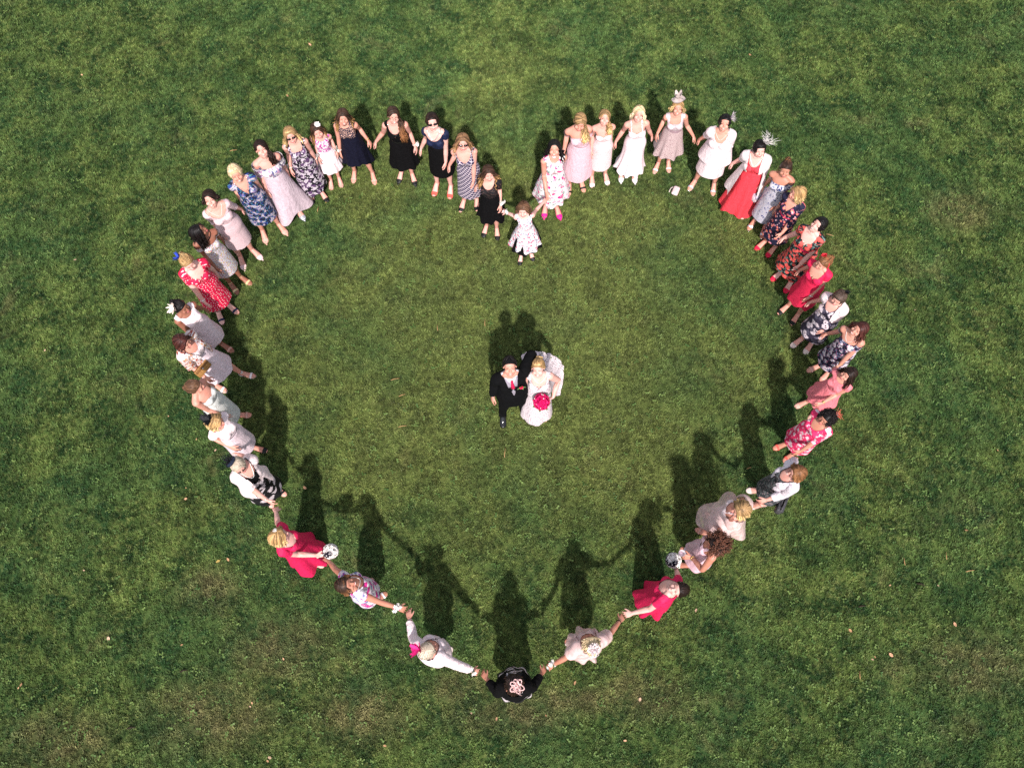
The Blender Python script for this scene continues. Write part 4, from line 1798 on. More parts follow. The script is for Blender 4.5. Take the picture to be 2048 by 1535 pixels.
def build_person(label, head, face, hands, base, phi, Rz, h, sc, foot=None, look=None, pitch=32, roll=0, skin="fair", girth=.15, bust=.3, hair=None, dress=None,
                 coat=None, shoes=("pump", None), feet=None, extra=(), smile=True, male=False, kid=False, poles=None, twist=0, lean0=0, group=None):
    n_id = len(PEOPLE)
    hs = 1.20 if kid else 1.04
    # leaning so that the head ends where it stands in the survey
    off = ground(head[0], head[1], h * .938) - base
    lo = Rz.inverted() @ Vector((off.x, off.y, 0)) / sc
    pr = math.radians(pitch)
    lo.y -= .045 * math.sin(pr)
    side = max(-.16, min(.16, math.atan2(lo.x, .62)))
    lean = max(-.14, min(.22, math.atan2(-lo.y, .62))) + lean0
    # gaze
    g = Vector((look[0], -look[1] * 1.12, 0)).normalized() if look else (Vector((0, 0, 0)) - Vector((base.x, base.y - .4, 0))).normalized()
    lg = Rz.inverted() @ g
    yaw = math.atan2(lg.x, -lg.y)
    yaw = max(-1.15, min(1.15, yaw))
    hd = {}
    tl = []
    for q in hands:
        if q is None:
            continue
        hdv = None
        if isinstance(q, str):
            w = JOINT[q].copy()
            w = w + (base + Vector((0, 0, 1.0)) - w).normalized() * .028
        else:
            w = ground(q[0], q[1], q[2])
            if len(q) > 3:
                hdv = Rz.inverted() @ Vector((q[3][0], -q[3][1], q[3][2]))
        l = Rz.inverted() @ (w - base) / sc
        tl.append((l, hdv))
    if len(tl) == 2:
        tl.sort(key=lambda a: a[0].x)
        hd = {-1: tl[0], 1: tl[1]}
    elif len(tl) == 1:
        hd = {(-1 if tl[0][0].x < 0 else 1): tl[0]}
    hd = {k: (v[0] if v[1] is None else v) for k, v in hd.items()}
    V = girth_body(girth, bust, male)
    rp = random.Random(n_id * 13 + 5)
    roll = roll + rp.gauss(0, 4.5)
    yaw = yaw + rp.gauss(0, .06)
    if not feet:
        feet = {1: (rp.uniform(-.01, .03), rp.uniform(-.05, .03), rp.uniform(.0, .3)), -1: (rp.uniform(-.03, .01), rp.uniform(-.05, .03), -rp.uniform(.0, .3))}
    pose = Pose(V, yaw, pr, math.radians(roll), lean, side, twist, hd, feet, hs, poles)
    root = bpy.data.objects.new("person", None)
    COL.objects.link(root)
    root.empty_display_size = .2
    root.location = base
    root.rotation_euler = (0, 0, phi)
    root.scale = (sc, sc, sc)
    root["label"] = label
    root["category"] = "person"
    root["group"] = group or "guests holding hands in a heart"
    # nobody sees the body under closed cloth, but it stays whole
    body = mesh_obj("body", pose.P, TT, SKIN[skin], root)
    Hm = pose.head_m
    sun = "sun" in extra
    for s in (-1, 1):
        if not sun:
            link_child("eye", FACE["eye", s], body, Hm)
        link_child("eyebrow", FACE["brow", s], body, Hm)
    link_child("lips", FACE["lips"], body, Hm)
    if smile:
        link_child("teeth", FACE["teeth"], body, Hm)
    if sun:
        link_child("sunglasses", FACE["sun"], root, Hm)
    if "glasses" in extra:
        link_child("glasses", FACE["glasses"], root, Hm)
    if hair:
        hk = dict(hair)
        mat = hk.pop("mat")
        st = hk.pop("style")
        hv, hf, hst = make_hair(pose, st, n_id * 7 + 1, **hk)
        mesh_obj("hair", hv, hf, mat, root, strand=hst)
    if dress:
        d = dict(dress)
        parts = []
        mats = [d["top"], d.get("mat", d["top"])]
        z0 = d.get("z0", 1.05)
        fl = bodice_field(d.get("neck", "scoop"), d.get("sleeve", 0), z0 - .03)
        sh = shell(pose, fl, d.get("off", .010), 8, d.get("wr", .0035), n_id, z0 - .03)
        if sh:
            parts.append((*sh, 0))
        if d.get("skirt") is not None:
            sk = skirt(V, z0=z0, seed=n_id, **d["skirt"])
            parts.append((*sk, 1))
        v, fc, uv, mi = join(parts)
        dr = mesh_obj(d.get("name", "dress"), v, fc, mats, root, mi, uv)
        if d.get("under"):
            u = dict(d["under"])
            um = u.pop("mat")
            sk = skirt(V, z0=z0 - .02, seed=n_id + 50, **u)
            mesh_obj("petticoat", sk[0], sk[1], um, dr, uvs=sk[2])
        if d.get("belt"):
            R0 = envelope(V, min(z0, 1.25), .014, True) + d["skirt"].get("ease", .010) * .8 + .003
            bh = d.get("belt_h", .022)
            vs, fs = [], []
            for q, dz in enumerate((bh, 0, -bh)):
                for k in range(KT):
                    vs.append((math.sin(THETA[k]) * (R0[k] + .003 * (q == 1)), .008 - math.cos(THETA[k]) * (R0[k] + .003 * (q == 1)), z0 + dz))
            for q in range(2):
                for k in range(KT):
                    k2 = (k + 1) % KT
                    fs.append([q * KT + k, q * KT + k2, (q + 1) * KT + k2, (q + 1) * KT + k])
            mesh_obj("belt", vs, fs, d["belt"], dr, uvs=[(a[0], a[2]) for a in vs])
        if d.get("ruffle"):
            # a loose frill hanging from an off-shoulder neckline
            f = bodice_field("offwide", d["ruffle"][1], 1.12)
            sh2 = shell(pose, f, .030, 4, .006, n_id + 5)
            if sh2:
                mesh_obj("frill", sh2[0], sh2[1], d["ruffle"][0], dr, uvs=sh2[2])
    if coat:
        c = dict(coat)
        ox = c.get("open", .06)
        f = np.minimum(neck_field(c.get("neck", "scoop")), sleeve_field(c.get("sleeve", .4)))
        f = np.minimum(f, Z - c.get("zlow", 1.03))
        op = np.where(FRONT & (ARM_ALL < .5), np.abs(X) - ox - c.get("vee", 0.0) * np.clip(Z - 1.05, 0, .4), .05)
        f = np.minimum(np.minimum(f, op), 1.46 - Z)
        sh = shell(pose, f, c.get("off", .022), 4, .004, n_id + 9)
        parts = [(*sh, 0)]
        if c.get("tail"):
            a = c.get("tail_open", .45)
            sk = skirt(V, z0=c.get("tail_z", 1.055), span=a, seed=n_id + 21, ease=c.get("off", .022) + .006, **c["tail"])
            parts.append((*sk, 0))
        v, fc, uv, mi = join(parts)
        mesh_obj(c.get("name", "cardigan"), v, fc, c["mat"], root, mi, uv)
    if shoes and shoes[1] is not None:
        for s in (-1, 1):
            shoe_obj(pose, s, shoes[0], shoes[1], root)
    for e in extra:
        if not isinstance(e, tuple):
            continue
        if e[0] == "necklace":
            necklace(pose, e[1], root, e[2] if len(e) > 2 else .05, e[3] * .75 if len(e) > 3 else .0025)
        elif e[0] in ("corsage", "watch", "bracelet"):
            wrist_piece(pose, e[1], e[0], e[2], root, n_id)
        elif e[0] == "hat":
            o = headpiece(e[1], e[2], e[3], e[4], root, e[5] if len(e) > 5 else 1.0, n_id)
            o.matrix_local = Hm
    root["_h"] = h
    info = dict(root=root, pose=pose, base=base, phi=phi, sc=sc, V=V, Rz=Rz)
    PEOPLE.append(info)
    del root["_h"]
    return info


PEOPLE = []


# ------------------------------------------------------------------ colours and cloths
BLACKH = hair_mat("hair black", (.007, .005, .005), (.009, .006, .006))
DARKH = hair_mat("hair dark brown", (.016, .008, .006), (.026, .013, .009))
REDDARK = hair_mat("hair dark auburn", (.050, .015, .012), (.075, .022, .016))
BROWNH = hair_mat("hair brown", (.105, .052, .028), (.14, .07, .036))
COPPER = hair_mat("hair copper brown", (.16, .070, .030), (.24, .11, .045))
LBROWN = hair_mat("hair light brown", (.17, .09, .045), (.30, .16, .075))
OMBRE = hair_mat("hair dark with fair ends", (.045, .022, .014), (.30, .16, .06))
OMBRE2 = hair_mat("hair brown with copper ends", (.035, .018, .012), (.20, .085, .035))
CURLD = hair_mat("hair dark curls", (.018, .009, .007), (.11, .042, .024))
BLOND = hair_mat("hair blond", (.34, .20, .085), (.55, .37, .17))
BLONDD = hair_mat("hair blond with dark roots", (.26, .155, .07), (.60, .41, .18))
PLAT = hair_mat("hair pale blond", (.58, .42, .24), (.72, .56, .36))
GREY = hair_mat("hair silver", (.46, .37, .28), (.60, .50, .40))
GREYBR = hair_mat("hair grey brown", (.060, .038, .028), (.12, .08, .06))

WHITE = plain("white cloth", (.86, .69, .71))
OFFW = plain("off-white cloth", (.80, .65, .66))
CREAM = plain("cream cloth", (.78, .63, .62))
PINKW = plain("blush cloth", (.78, .62, .62))
PINK = plain("pale pink satin", (.74, .48, .535), .42, .06)
LILAC = plain("lilac chiffon", (.62, .48, .53), .7)
LILACW = plain("pale lilac cloth", (.74, .59, .63), .7)
TAUPE = plain("dusky mauve satin", (.36, .24, .265), .38)
TAUPEL = lace("mauve lace", (.50, .38, .37), (.28, .17, .18), 40, .5)
TAUPET = plain("pale mauve satin", (.60, .47, .49), .4)
BLACK = plain("black cloth", (.005, .0045, .005), .95, .2, spec=.08)
NAVY = plain("navy cloth", (.006, .006, .016), .8, .2, spec=.12)
NAVYT = plain("navy satin", (.010, .015, .045), .5, .2)
RED = plain("scarlet cloth", (.78, .055, .075), .7)
CRIM = plain("crimson chiffon", (.64, .014, .085), .65, .14)
REDL = lace("red lace", (.66, .020, .070), (.20, .004, .02), 55, .35)
SALMON = plain("salmon cloth", (.74, .20, .23), .7)
MINT = plain("pale mint cloth", (.64, .64, .61), .6)
GREYW = plain("grey waistcoat cloth", (.30, .265, .31), .6)
BRIDAL = lace("bridal lace", (.82, .69, .70), (.30, .26, .31), 36, .66)
PLACE = lace("pink lace", (.74, .52, .54), (.50, .36, .37), 60, .4)
BLACE = lace("black lace", (.008, .007, .008), (.16, .08, .07), 45, .25)
NLACE = lace("navy lace yoke", (.014, .012, .030), (.56, .33, .25), 34, .75)
WLACE = lace("white lace", (.85, .70, .72), (.66, .52, .55), 50, .4)
BLUSHL = lace("blush lace", (.82, .62, .62), (.58, .42, .43), 45, .4)
ORG = sheer("blush organza", (.84, .60, .57), .66)
ORG2 = sheer("nude organza", (.82, .56, .53), .80)
CHIF = plain("cream chiffon wrap", (.80, .68, .67), .7)

DOTS = printed("red polka dots", (.68, .014, .065), [((.86, .72, .70), 19, .19, .5, 0, 1)])
BLUEFL = printed("blue and violet flower print", (.50, .41, .47), [((.16, .12, .24), 12, .34, 1, .9, 4), ((.012, .012, .036), 8, .47, .9, 1.0, 1), ((.025, .06, .24), 19, .28, 1, .8, 2), ((.07, .22, .26), 23, .20, 1, .9, 3)])
WHITEFL = printed("small sprig print on white", (.60, .57, .60), [((.55, .10, .14), 26, .22, 1, .9, 1), ((.16, .19, .21), 30, .20, 1, 1.2, 2), ((.66, .46, .06), 15, .16, 1, .5, 3)])
ROSE = printed("pink roses on white", (.80, .73, .73), [((.22, .28, .25), 11, .23, 1, 1.8, 1), ((.76, .25, .36), 7.5, .20, 1, 1.0, 2), ((.74, .02, .20), 6.0, .17, 1, .7, 3), ((.80, .45, .52), 10, .18, 1, .9, 5)])
ROSE2 = printed("small flowers on white", (.80, .73, .74), [((.32, .33, .42), 13, .27, 1, 1.3, 1), ((.72, .14, .22), 10, .22, 1, .8, 2), ((.18, .19, .24), 19, .18, 1, 1, 4)])
TOPFL = printed("blue sketch flowers on white", (.80, .72, .73), [((.14, .15, .30), 10, .36, 1, 1.5, 1), ((.42, .24, .36), 13, .28, 1, 1.1, 2)])
PURPFL = printed("black violet and white flower print", (.012, .009, .016), [((.52, .44, .50), 8.5, .38, 1, 1.2, 1), ((.11, .055, .13), 7, .32, 1, .8, 2), ((.62, .54, .58), 15, .24, 1, 1, 3)])
MAGFL = printed("magenta brush print on white", (.78, .68, .70), [((.56, .06, .34), 14, .36, 1, 1.4, 1), ((.30, .06, .28), 20, .24, 1, 1.2, 2)])
LATT = lattice("white and navy lattice print", (.045, .035, .085), (.62, .52, .56), 21, .22)
NAVYFL = printed("coral buds on navy", (.014, .013, .036), [((.66, .12, .20), 8.5, .26, 1, .4, 1), ((.78, .33, .10), 8.5, .15, 1, .4, 1), ((.66, .40, .46), 10, .16, 1, .6, 3)])
ORFL = printed("orange flowers on dark green", (.012, .016, .018), [((.16, .24, .21), 17, .28, 1, .9, 1), ((.74, .10, .085), 13, .42, .9, .7, 2)])
WBFL = printed("white flowers on charcoal", (.035, .028, .050), [((.10, .09, .13), 8, .40, 1, .7, 4), ((.68, .58, .62), 6.8, .38, .9, .7, 1), ((.06, .03, .05), 6.8, .10, .9, .7, 1)])
NBFL = printed("white and pink flowers on navy", (.018, .016, .040), [((.64, .55, .60), 9.0, .38, .95, .9, 1), ((.12, .14, .22), 12, .26, 1, .9, 2), ((.44, .12, .22), 15, .16, 1, 1, 3)])
PINKFL = printed("white flowers on hot pink", (.74, .035, .13), [((.84, .60, .64), 7.5, .30, 1, .6, 1), ((.80, .46, .53), 12, .20, 1, .6, 2)])
KIMONO = printed("rust paisley on white", (.72, .62, .60), [((.34, .07, .045), 17, .30, 1, 1.5, 1), ((.55, .27, .13), 13, .24, 1, 1.3, 2), ((.16, .035, .05), 24, .18, 1, 1, 3)])
BLWH = printed("blue flower border on white", (.62, .57, .62), [((.03, .04, .17), 15, .33, 1, 1.2, 1), ((.16, .22, .36), 22, .22, 1, 1, 2)])
BLWHS = printed("faint blue print on grey", (.50, .46, .51), [((.36, .36, .46), 20, .28, 1, 1.2, 1), ((.04, .05, .18), 9, .14, 1, 1, 3)])
GREYFL = printed("pale sprigs on dark grey", (.050, .055, .060), [((.36, .27, .28), 15, .20, 1, 1.5, 1), ((.13, .14, .14), 8, .3, 1, 1, 2)])
PKFL = printed("pink and blue flowers on white", (.76, .68, .71), [((.66, .03, .24), 5.6, .30, 1, .7, 1), ((.20, .22, .40), 7.5, .22, 1, 1, 2), ((.30, .05, .30), 9, .15, 1, .7, 3)])
MONO = printed("black and white brush print", (.010, .009, .011), [((.60, .52, .54), 5.5, .32, 1, 1.0, 1)])
SPECK = printed("speckled off-white knit", (.70, .62, .66), [((.22, .20, .26), 30, .16, 1, .4, 1)])

S_NUDE = plain("nude shoe leather", (.62, .34, .27), .4)
S_PINK = plain("pale pink shoe leather", (.74, .50, .50), .35)
S_BLACK = plain("black shoe leather", (.008, .008, .008), .35)
S_CORAL = plain("coral shoe suede", (.74, .10, .075), .7)
S_RED = plain("red shoe suede", (.62, .012, .05), .7)
S_HOT = plain("hot pink shoe satin", (.78, .012, .24), .5)
S_SILV = plain("silver shoe leather", (.62, .62, .68), .25, .1, metal=.6)
S_WHITE = plain("white shoe leather", (.80, .72, .72), .35)
S_NAVY = plain("navy shoe straps", (.015, .018, .06), .5)
S_YEL = plain("straw sandal straps", (.66, .50, .26), .6)
S_CREAM = plain("cream shoe leather", (.72, .58, .52), .4)
S_GLOSS = plain("polished black leather", (.006, .006, .007), .12, 0, spec=.6, wr=0)
PEARL = plain("pearl white", (.82, .76, .72), .25, .05, spec=.5, wr=0)
GOLD = plain("gold metal", (.68, .45, .16), .3, .1, metal=.9, wr=0)
SILVER = plain("silver metal", (.70, .68, .70), .25, .1, metal=.9, wr=0)
PETALW = plain("white petals", (.82, .76, .72), .7, .1)
PETALP = plain("hot pink petals", (.74, .02, .20), .6)
LEAFG = plain("leaf green", (.10, .17, .05), .6)
F_BLUE = plain("cobalt feather", (.03, .06, .44), .6)
F_CREAM = plain("cream feather", (.76, .63, .56), .7)
F_BLACK = plain("black feather", (.006, .006, .009), .6)
F_PINK = plain("pink sinamay", (.74, .46, .44), .7)
F_GREYP = plain("pale lilac feather", (.62, .52, .55), .7)
F_MAUVE = plain("oyster sinamay", (.52, .42, .39), .7)
F_NAVY = plain("navy sinamay", (.020, .026, .050), .5)
F_RED = plain("red silk", (.72, .03, .05), .6)
F_OR = plain("orange feather", (.75, .16, .10), .7)
F_TEAL = plain("pale teal feather", (.38, .55, .56), .7)
CORS = [PETALW, LEAFG]


def H(style, mat, **k):
    return dict(style=style, mat=mat, **k)


def sk(**k):
    return k


PENCIL = sk(hem=.48, hw=.185, hd=.155, p=1.0)
SHIFT = sk(hem=.50, hw=.225, hd=.175, nf=5, amp=.02)
ALINE = sk(hem=.50, hw=.31, hd=.27, nf=9, amp=.05, wob=.012)
FULL = sk(hem=.52, hw=.40, hd=.36, nf=11, amp=.07, wob=.018, p=.75)

for _n, _x, _y, _z in (
        ("a0", 1004, 421, .78), ("a1", 948, 374, .80), ("a2", 893, 336, .80), ("a3", 837, 302, .82), ("a4", 745, 289, .80), ("a5", 679, 311, .78),
        ("a6", 638, 326, .78), ("a7", 581, 349, .80), ("a8", 534, 391, .80), ("a9", 490, 418, .86), ("a10", 447, 478, .82), ("a11", 437, 546, .80),
        ("a12", 415, 616, .80), ("a13", 408, 697, .80), ("a14", 421, 765, .80), ("a15", 457, 838, .80), ("a16", 472, 903, .82), ("a17", 549, 1012, .90),
        ("a18", 648, 1112, .92), ("a19", 814, 1221, .90), ("a20", 962, 1347, .88), ("b20", 1093, 1336, .90), ("b19", 1249, 1231, .90), ("b18", 1353, 1130, .95),
        ("b17", 1440, 1048, .82), ("b16", 1520, 1006, .88), ("b15", 1591, 911, .86), ("b14", 1632, 814, .84), ("b13", 1672, 739, .78), ("b12", 1641, 668, .80),
        ("b11", 1613, 603, .80), ("b10", 1592, 541, .80), ("b9", 1557, 477, .82), ("b8", 1546, 421, .80), ("b7", 1521, 376, .82), ("b6", 1458, 328, .80),
        ("b5", 1393, 280, .84), ("b4", 1308, 276, .82), ("b3", 1224, 291, .82), ("b2", 1179, 313, .80), ("b1", 1122, 316, .80), ("b0", 1093, 398, .92)):
    JPIX[_n] = (_x, _y, _z)

# ---- the point of the notch, then along the left lobe down to the tip
person("small girl in white floral dress with black petticoat hem, arms stretched to both neighbours", (1043, 414), (.05, 1), ["a0", "b0"], foot=(1050, 503), h=1.36, kid=True,
       look=(-.1, 1), pitch=10, girth=.0, bust=-1, hair=H("halfup", BROWNH, length=.16, wave=.010, part=.1), smile=False, skin="pale",
       dress=dict(neck="boat", sleeve=.0, top=ROSE2, mat=ROSE2, z0=1.10, skirt=sk(hem=.56, hw=.42, hd=.40, nf=9, amp=.09, wob=.03, p=.8), under=sk(mat=BLACK, hem=.49, hw=.43, hd=.41, nf=9, amp=.09, wob=.02, p=.8), belt=WHITE),
       shoes=("flat", S_BLACK), extra=(("corsage", -1, CORS), ("hat", "spray", (.0, .03, 1.665), (0, .2, 1), [BROWNH, GOLD], .35)))
person("girl with long light brown hair in black dress with lace sleeves and black flat shoes", (974, 340), (-.15, 1), ["a0", "a1"], foot=(984, 451), h=1.56,
       look=(.15, 1), pitch=14, girth=.05, hair=H("long", OMBRE, length=.30, wave=.014, part=-.2), smile=False,
       dress=dict(neck="scoop", sleeve=.20, top=BLACE, mat=BLACK, z0=1.10, skirt=sk(hem=.50, hw=.29, hd=.25, nf=8, amp=.09, wob=.04)), shoes=("flat", S_BLACK), extra=(("corsage", 1, CORS),))
person("woman in sunglasses wearing a white and navy lattice print dress", (918, 289), (-.05, 1), ["a1", "a2"], foot=(942, 397), pitch=20, girth=.12,
       hair=H("long", LBROWN, length=.24, part=.05), dress=dict(neck="deep", sleeve=0, top=LATT, z0=1.12, skirt=sk(hem=.36, hw=.215, hd=.19, nf=6, amp=.03)), shoes=("peep", S_BLACK), extra=("sun",), smile=False)
person("woman in sunglasses with short dark hair, navy satin top dress and coral shoes", (860, 249), (-.25, 1), ["a2", "a3"], foot=(889, 365), look=(.1, 1), pitch=26, girth=.10, skin="pale",
       hair=H("short", DARKH, length=.10, vol=1.5), dress=dict(neck="wide", sleeve=.07, top=NAVYT, mat=BLACK, z0=1.10, skirt=sk(hem=.47, hw=.20, hd=.17, p=1.0)),
       shoes=("peep", S_CORAL), extra=("sun", ("necklace", SILVER, .07, .008)), smile=False)
person("woman in glasses with very long dark hair and plain black knee length flared dress", (780, 236), (-.05, 1), ["a3", "a4"], foot=(815, 346), look=(.25, 1), pitch=20, girth=.22,
       hair=H("side", OMBRE2, length=.34, wave=.012, part=.2), dress=dict(neck="scoop", sleeve=0, top=BLACK, z0=1.09, skirt=sk(hem=.46, hw=.30, hd=.25, nf=7, amp=.07, wob=.02), belt=S_BLACK),
       shoes=("point", S_BLACK), extra=("glasses", ("necklace", SILVER, .13), ("corsage", 1, CORS)))
person("woman in navy dress with lace yoke and a hem dipping at the back", (681, 238), (-.02, 1), ["a4", "a5"], foot=(723, 342), look=(.25, 1), pitch=14, girth=.05, skin="warm",
       hair=H("long", OMBRE, length=.26, wave=.01, part=-.3), dress=dict(neck="high", sleeve=0, top=NLACE, mat=NAVY, z0=1.20, skirt=sk(hem=.60, hem_back=.24, hw=.34, hd=.32, nf=9, amp=.08, wob=.02, p=.9)),
       feet={1: (.10, -.03, .2), -1: (-.04, 0, -.05)}, shoes=("strap", S_NUDE), extra=(("corsage", -1, CORS), ("watch", 1, GOLD)))
person("young girl with white flower in her hair, magenta splashed top and white skirt", (638, 266), (.25, 1), ["a5", "a6"], foot=(669, 353), h=1.40, kid=True, look=(.4, 1), pitch=12, girth=0, bust=-1,
       hair=H("long", OMBRE, length=.24, part=.1), dress=dict(neck="boat", sleeve=0, top=MAGFL, mat=WHITE, z0=1.02, skirt=sk(hem=.52, hw=.31, hd=.28, nf=10, amp=.07, wob=.015)), smile=False,
       shoes=("peep", S_NUDE), extra=(("hat", "flower", (.045, -.03, 1.66), (.4, -.5, 1), [PETALW], .8), ("corsage", 1, CORS)))
person("blonde in sunglasses wearing a long black, violet and white halter dress", (582, 274), (.38, 1), ["a6", "a7"], foot=(630, 382), look=(.25, 1), pitch=18, girth=.08,
       hair=H("long", BLONDD, length=.20, part=0, fringe=True), dress=dict(neck="square", sleeve=0, top=PURPFL, z0=1.12, skirt=sk(hem=.28, hw=.27, hd=.22, nf=7, amp=.05, wob=.03)),
       shoes=("pump", S_BLACK), extra=("sun", ("corsage", -1, CORS), ("corsage", 1, CORS)), smile=False)
person("smiling brunette in off-shoulder blue flower frill top and long lilac skirt", (524, 304), (.5, 1), ["a7", "a8"], foot=(580, 417), look=(.35, 1), pitch=38, girth=.12,
       hair=H("side", DARKH, length=.14, wave=.006, part=-.3), dress=dict(neck="off", sleeve=.17, top=TOPFL, mat=LILAC, z0=1.09, skirt=sk(hem=.18, hw=.46, hd=.38, nf=4, amp=.17, wob=.05), ruffle=(TOPFL, .22)),
       shoes=("point", S_SILV))
person("older woman with short pale hair in draped blue and violet V neck dress", (468, 351), (.55, 1), ["a8", "a9"], foot=(539, 455), look=(.5, 1), pitch=12, girth=.32, skin="warm",
       hair=H("short", PLAT, length=.11, vol=1.5, part=.3), dress=dict(neck="v", sleeve=.05, top=BLUEFL, z0=1.10, skirt=sk(hem=.46, hw=.225, hd=.19, nf=5, amp=.03)), shoes=("point", S_NUDE),
       feet={1: (.06, 0, .2), -1: (-.03, 0, -.1)}, extra=(("necklace", SILVER, .09),))
person("dark haired woman in pale pink lace dress with elbow sleeves and pink pointed shoes", (418, 406), (.62, .9), ["a9", "a10"], foot=(492, 504), look=(.4, 1), pitch=34, girth=.38,
       hair=H("bob", DARKH, length=.035, part=-.3), dress=dict(neck="wide", sleeve=.33, top=PLACE, z0=1.10, skirt=sk(hem=.48, hw=.205, hd=.175, wob=.006, nf=20, amp=.008)), shoes=("point", S_PINK),
       extra=(("corsage", -1, CORS), ("necklace", PEARL, .05)))
person("woman with long black hair turning to her neighbour, white sprigged fitted dress and straw sandals", (403, 462), (.78, .75), ["a10", "a11"], foot=(466, 558), look=(.95, -.25), pitch=22, girth=.10, skin="deep",
       hair=H("long", BLACKH, length=.22, wave=.010, vol=1.25, part=.3), dress=dict(neck="off", sleeve=.12, top=WHITEFL, z0=1.10, skirt=sk(hem=.48, hw=.205, hd=.17)), shoes=("strap", S_YEL),
       extra=(("necklace", BLACK, -.02, .007),), smile=False)
person("woman in red polka dot dress with a cobalt blue flower on her fair hair", (379, 523), (.70, .85), ["a11", "a12"], foot=(448, 617), look=(.75, .9), pitch=-2, girth=.42, skin="pale",
       hair=H("updo", BLOND, length=.035, bun=(0, .08, 1.60)), dress=dict(neck="deep", sleeve=.17, top=DOTS, z0=1.10, skirt=sk(hem=.42, hw=.25, hd=.20, nf=6, amp=.03)), shoes=("strap", S_NAVY),
       extra=(("hat", "featherflower", (-.045, .055, 1.645), (-.5, .6, .7), [F_BLUE], .95), ("watch", -1, PEARL)), smile=False)
person("woman in white sleeveless shift with cream feather flower on black upswept hair", (358, 618), (.85, .6), ["a12", "a13"], foot=(435, 693), look=(1, .25), pitch=2, girth=.12, skin="deep",
       hair=H("updo", BLACKH, length=.04, bun=(0, .06, 1.62)), dress=dict(neck="boat", sleeve=0, top=WHITE, mat=LILACW, z0=1.14, skirt=sk(hem=.46, hw=.27, hd=.21, nf=6, amp=.04, wob=.02)), shoes=("strap", S_NUDE),
       extra=(("hat", "featherflower", (-.055, .03, 1.63), (-.8, .2, .6), [F_CREAM], 1.15),), smile=False)
person("dark haired woman stepping forward in rust paisley kimono over white dress", (354, 700), (.97, .28), ["a13", "a14"], foot=(440, 752), h=1.66, look=(1, .35), pitch=-4, girth=.20, skin="warm",
       hair=H("bob", REDDARK, length=.06, part=.2), dress=dict(neck="scoop", sleeve=0, top=OFFW, mat=LILACW, z0=1.10, skirt=sk(hem=.50, hw=.31, hd=.29, nf=5, amp=.05, shift=(0, -.08))),
       coat=dict(mat=KIMONO, name="kimono", open=.075, sleeve=.30, off=.035, zlow=.93, neck="scoop"), feet={1: (.06, -.30, .15), -1: (-.06, .02, -.1)}, shoes=("strap", S_WHITE), smile=False)
person("woman seen from behind in strapless pale mint dress with brown pinned up hair", (380, 774), (1, .18), ["a14", "a15"], foot=(465, 841), h=1.66, look=(1, -.15), pitch=-2, girth=.12, skin="warm",
       hair=H("updo", BROWNH, length=.032, bun=(0, .085, 1.57)), dress=dict(neck="strapless", sleeve=0, top=MINT, z0=1.12, skirt=sk(hem=.34, hw=.21, hd=.18, nf=5, amp=.02)), shoes=("strap", S_NUDE),
       extra=(("hat", "spray", (-.03, .09, 1.57), (0, 1, .3), [PEARL], .25), ("corsage", -1, CORS)), smile=False)
person("blonde with black feather flower in cream dress edged with navy bands", (421, 843), (.92, .38), ["a15", "a16"], foot=(500, 902), h=1.66, look=(.98, .1), pitch=-6, girth=.16, skin="warm",
       hair=H("bob", BLOND, length=.05, part=.3), dress=dict(neck="boat", sleeve=.10, top=OFFW, mat=LILACW, z0=1.14, skirt=sk(hem=.48, hw=.215, hd=.18), belt=NAVY, belt_h=.010), shoes=("peep", S_BLACK),
       extra=(("hat", "featherflower", (-.02, .035, 1.665), (-.3, .5, 1), [F_BLACK], 1.25),), smile=False)
person("silver haired woman in sunglasses and black saucer hat, cream cardigan over black dress", (484, 918), (.82, .55), ["a16", "a17"], foot=(540, 985), h=1.64, look=(.65, .9), pitch=4, girth=.42,
       hair=H("short", GREY, length=.12, vol=1.6), dress=dict(neck="scoop", sleeve=0, top=BLACK, mat=MONO, z0=1.10, skirt=sk(hem=.30, hw=.30, hd=.25, nf=6, amp=.05)),
       coat=dict(mat=CREAM, open=.045, vee=.12, sleeve=.27, off=.026, tail=sk(hem=.80, hw=.30, hd=.26, nf=5, amp=.05), tail_open=.75), shoes=("strap", S_BLACK),
       extra=("sun", ("necklace", PEARL, .12, .006), ("hat", "saucer", (-.03, .05, 1.65), (-.25, .5, 1), [F_NAVY, F_BLACK], .95), ("bracelet", -1, SILVER)), smile=False)
BM1 = person("crimson gowned bridesmaid with curled fair hair holding a black and white posy", (556, 1074), (1, -.02), ["a17", "a18"], h=1.66, look=(1, -.35), pitch=2, girth=.22, skin="pale",
             hair=H("bob", BLOND, length=.07, wave=.014, vol=1.25, part=.2), dress=dict(neck="deep", sleeve=.14, top=CRIM, z0=1.14, skirt=sk(hem=.05, hw=.40, hd=.34, nf=6, amp=.16, wob=.03)), shoes=None,
             extra=(("hat", "spray", (.03, -.01, 1.655), (.3, 0, 1), [PEARL], .35),), smile=False)
person("brunette with sleek bob in white dress printed with pink and blue flowers", (697, 1168), (.72, -.62), ["a18", "a19"], h=1.66, look=(.9, -.12), pitch=34, girth=.15, skin="tan",
       hair=H("bob", OMBRE2, length=.055, part=-.1), dress=dict(neck="deep", sleeve=.07, top=PKFL, z0=1.12, skirt=sk(hem=.46, hw=.25, hd=.21, nf=6, amp=.04)), shoes=("strap", S_WHITE),
       extra=(("necklace", PEARL, .05, .005), ("corsage", -1, [PETALW, PETALP])))
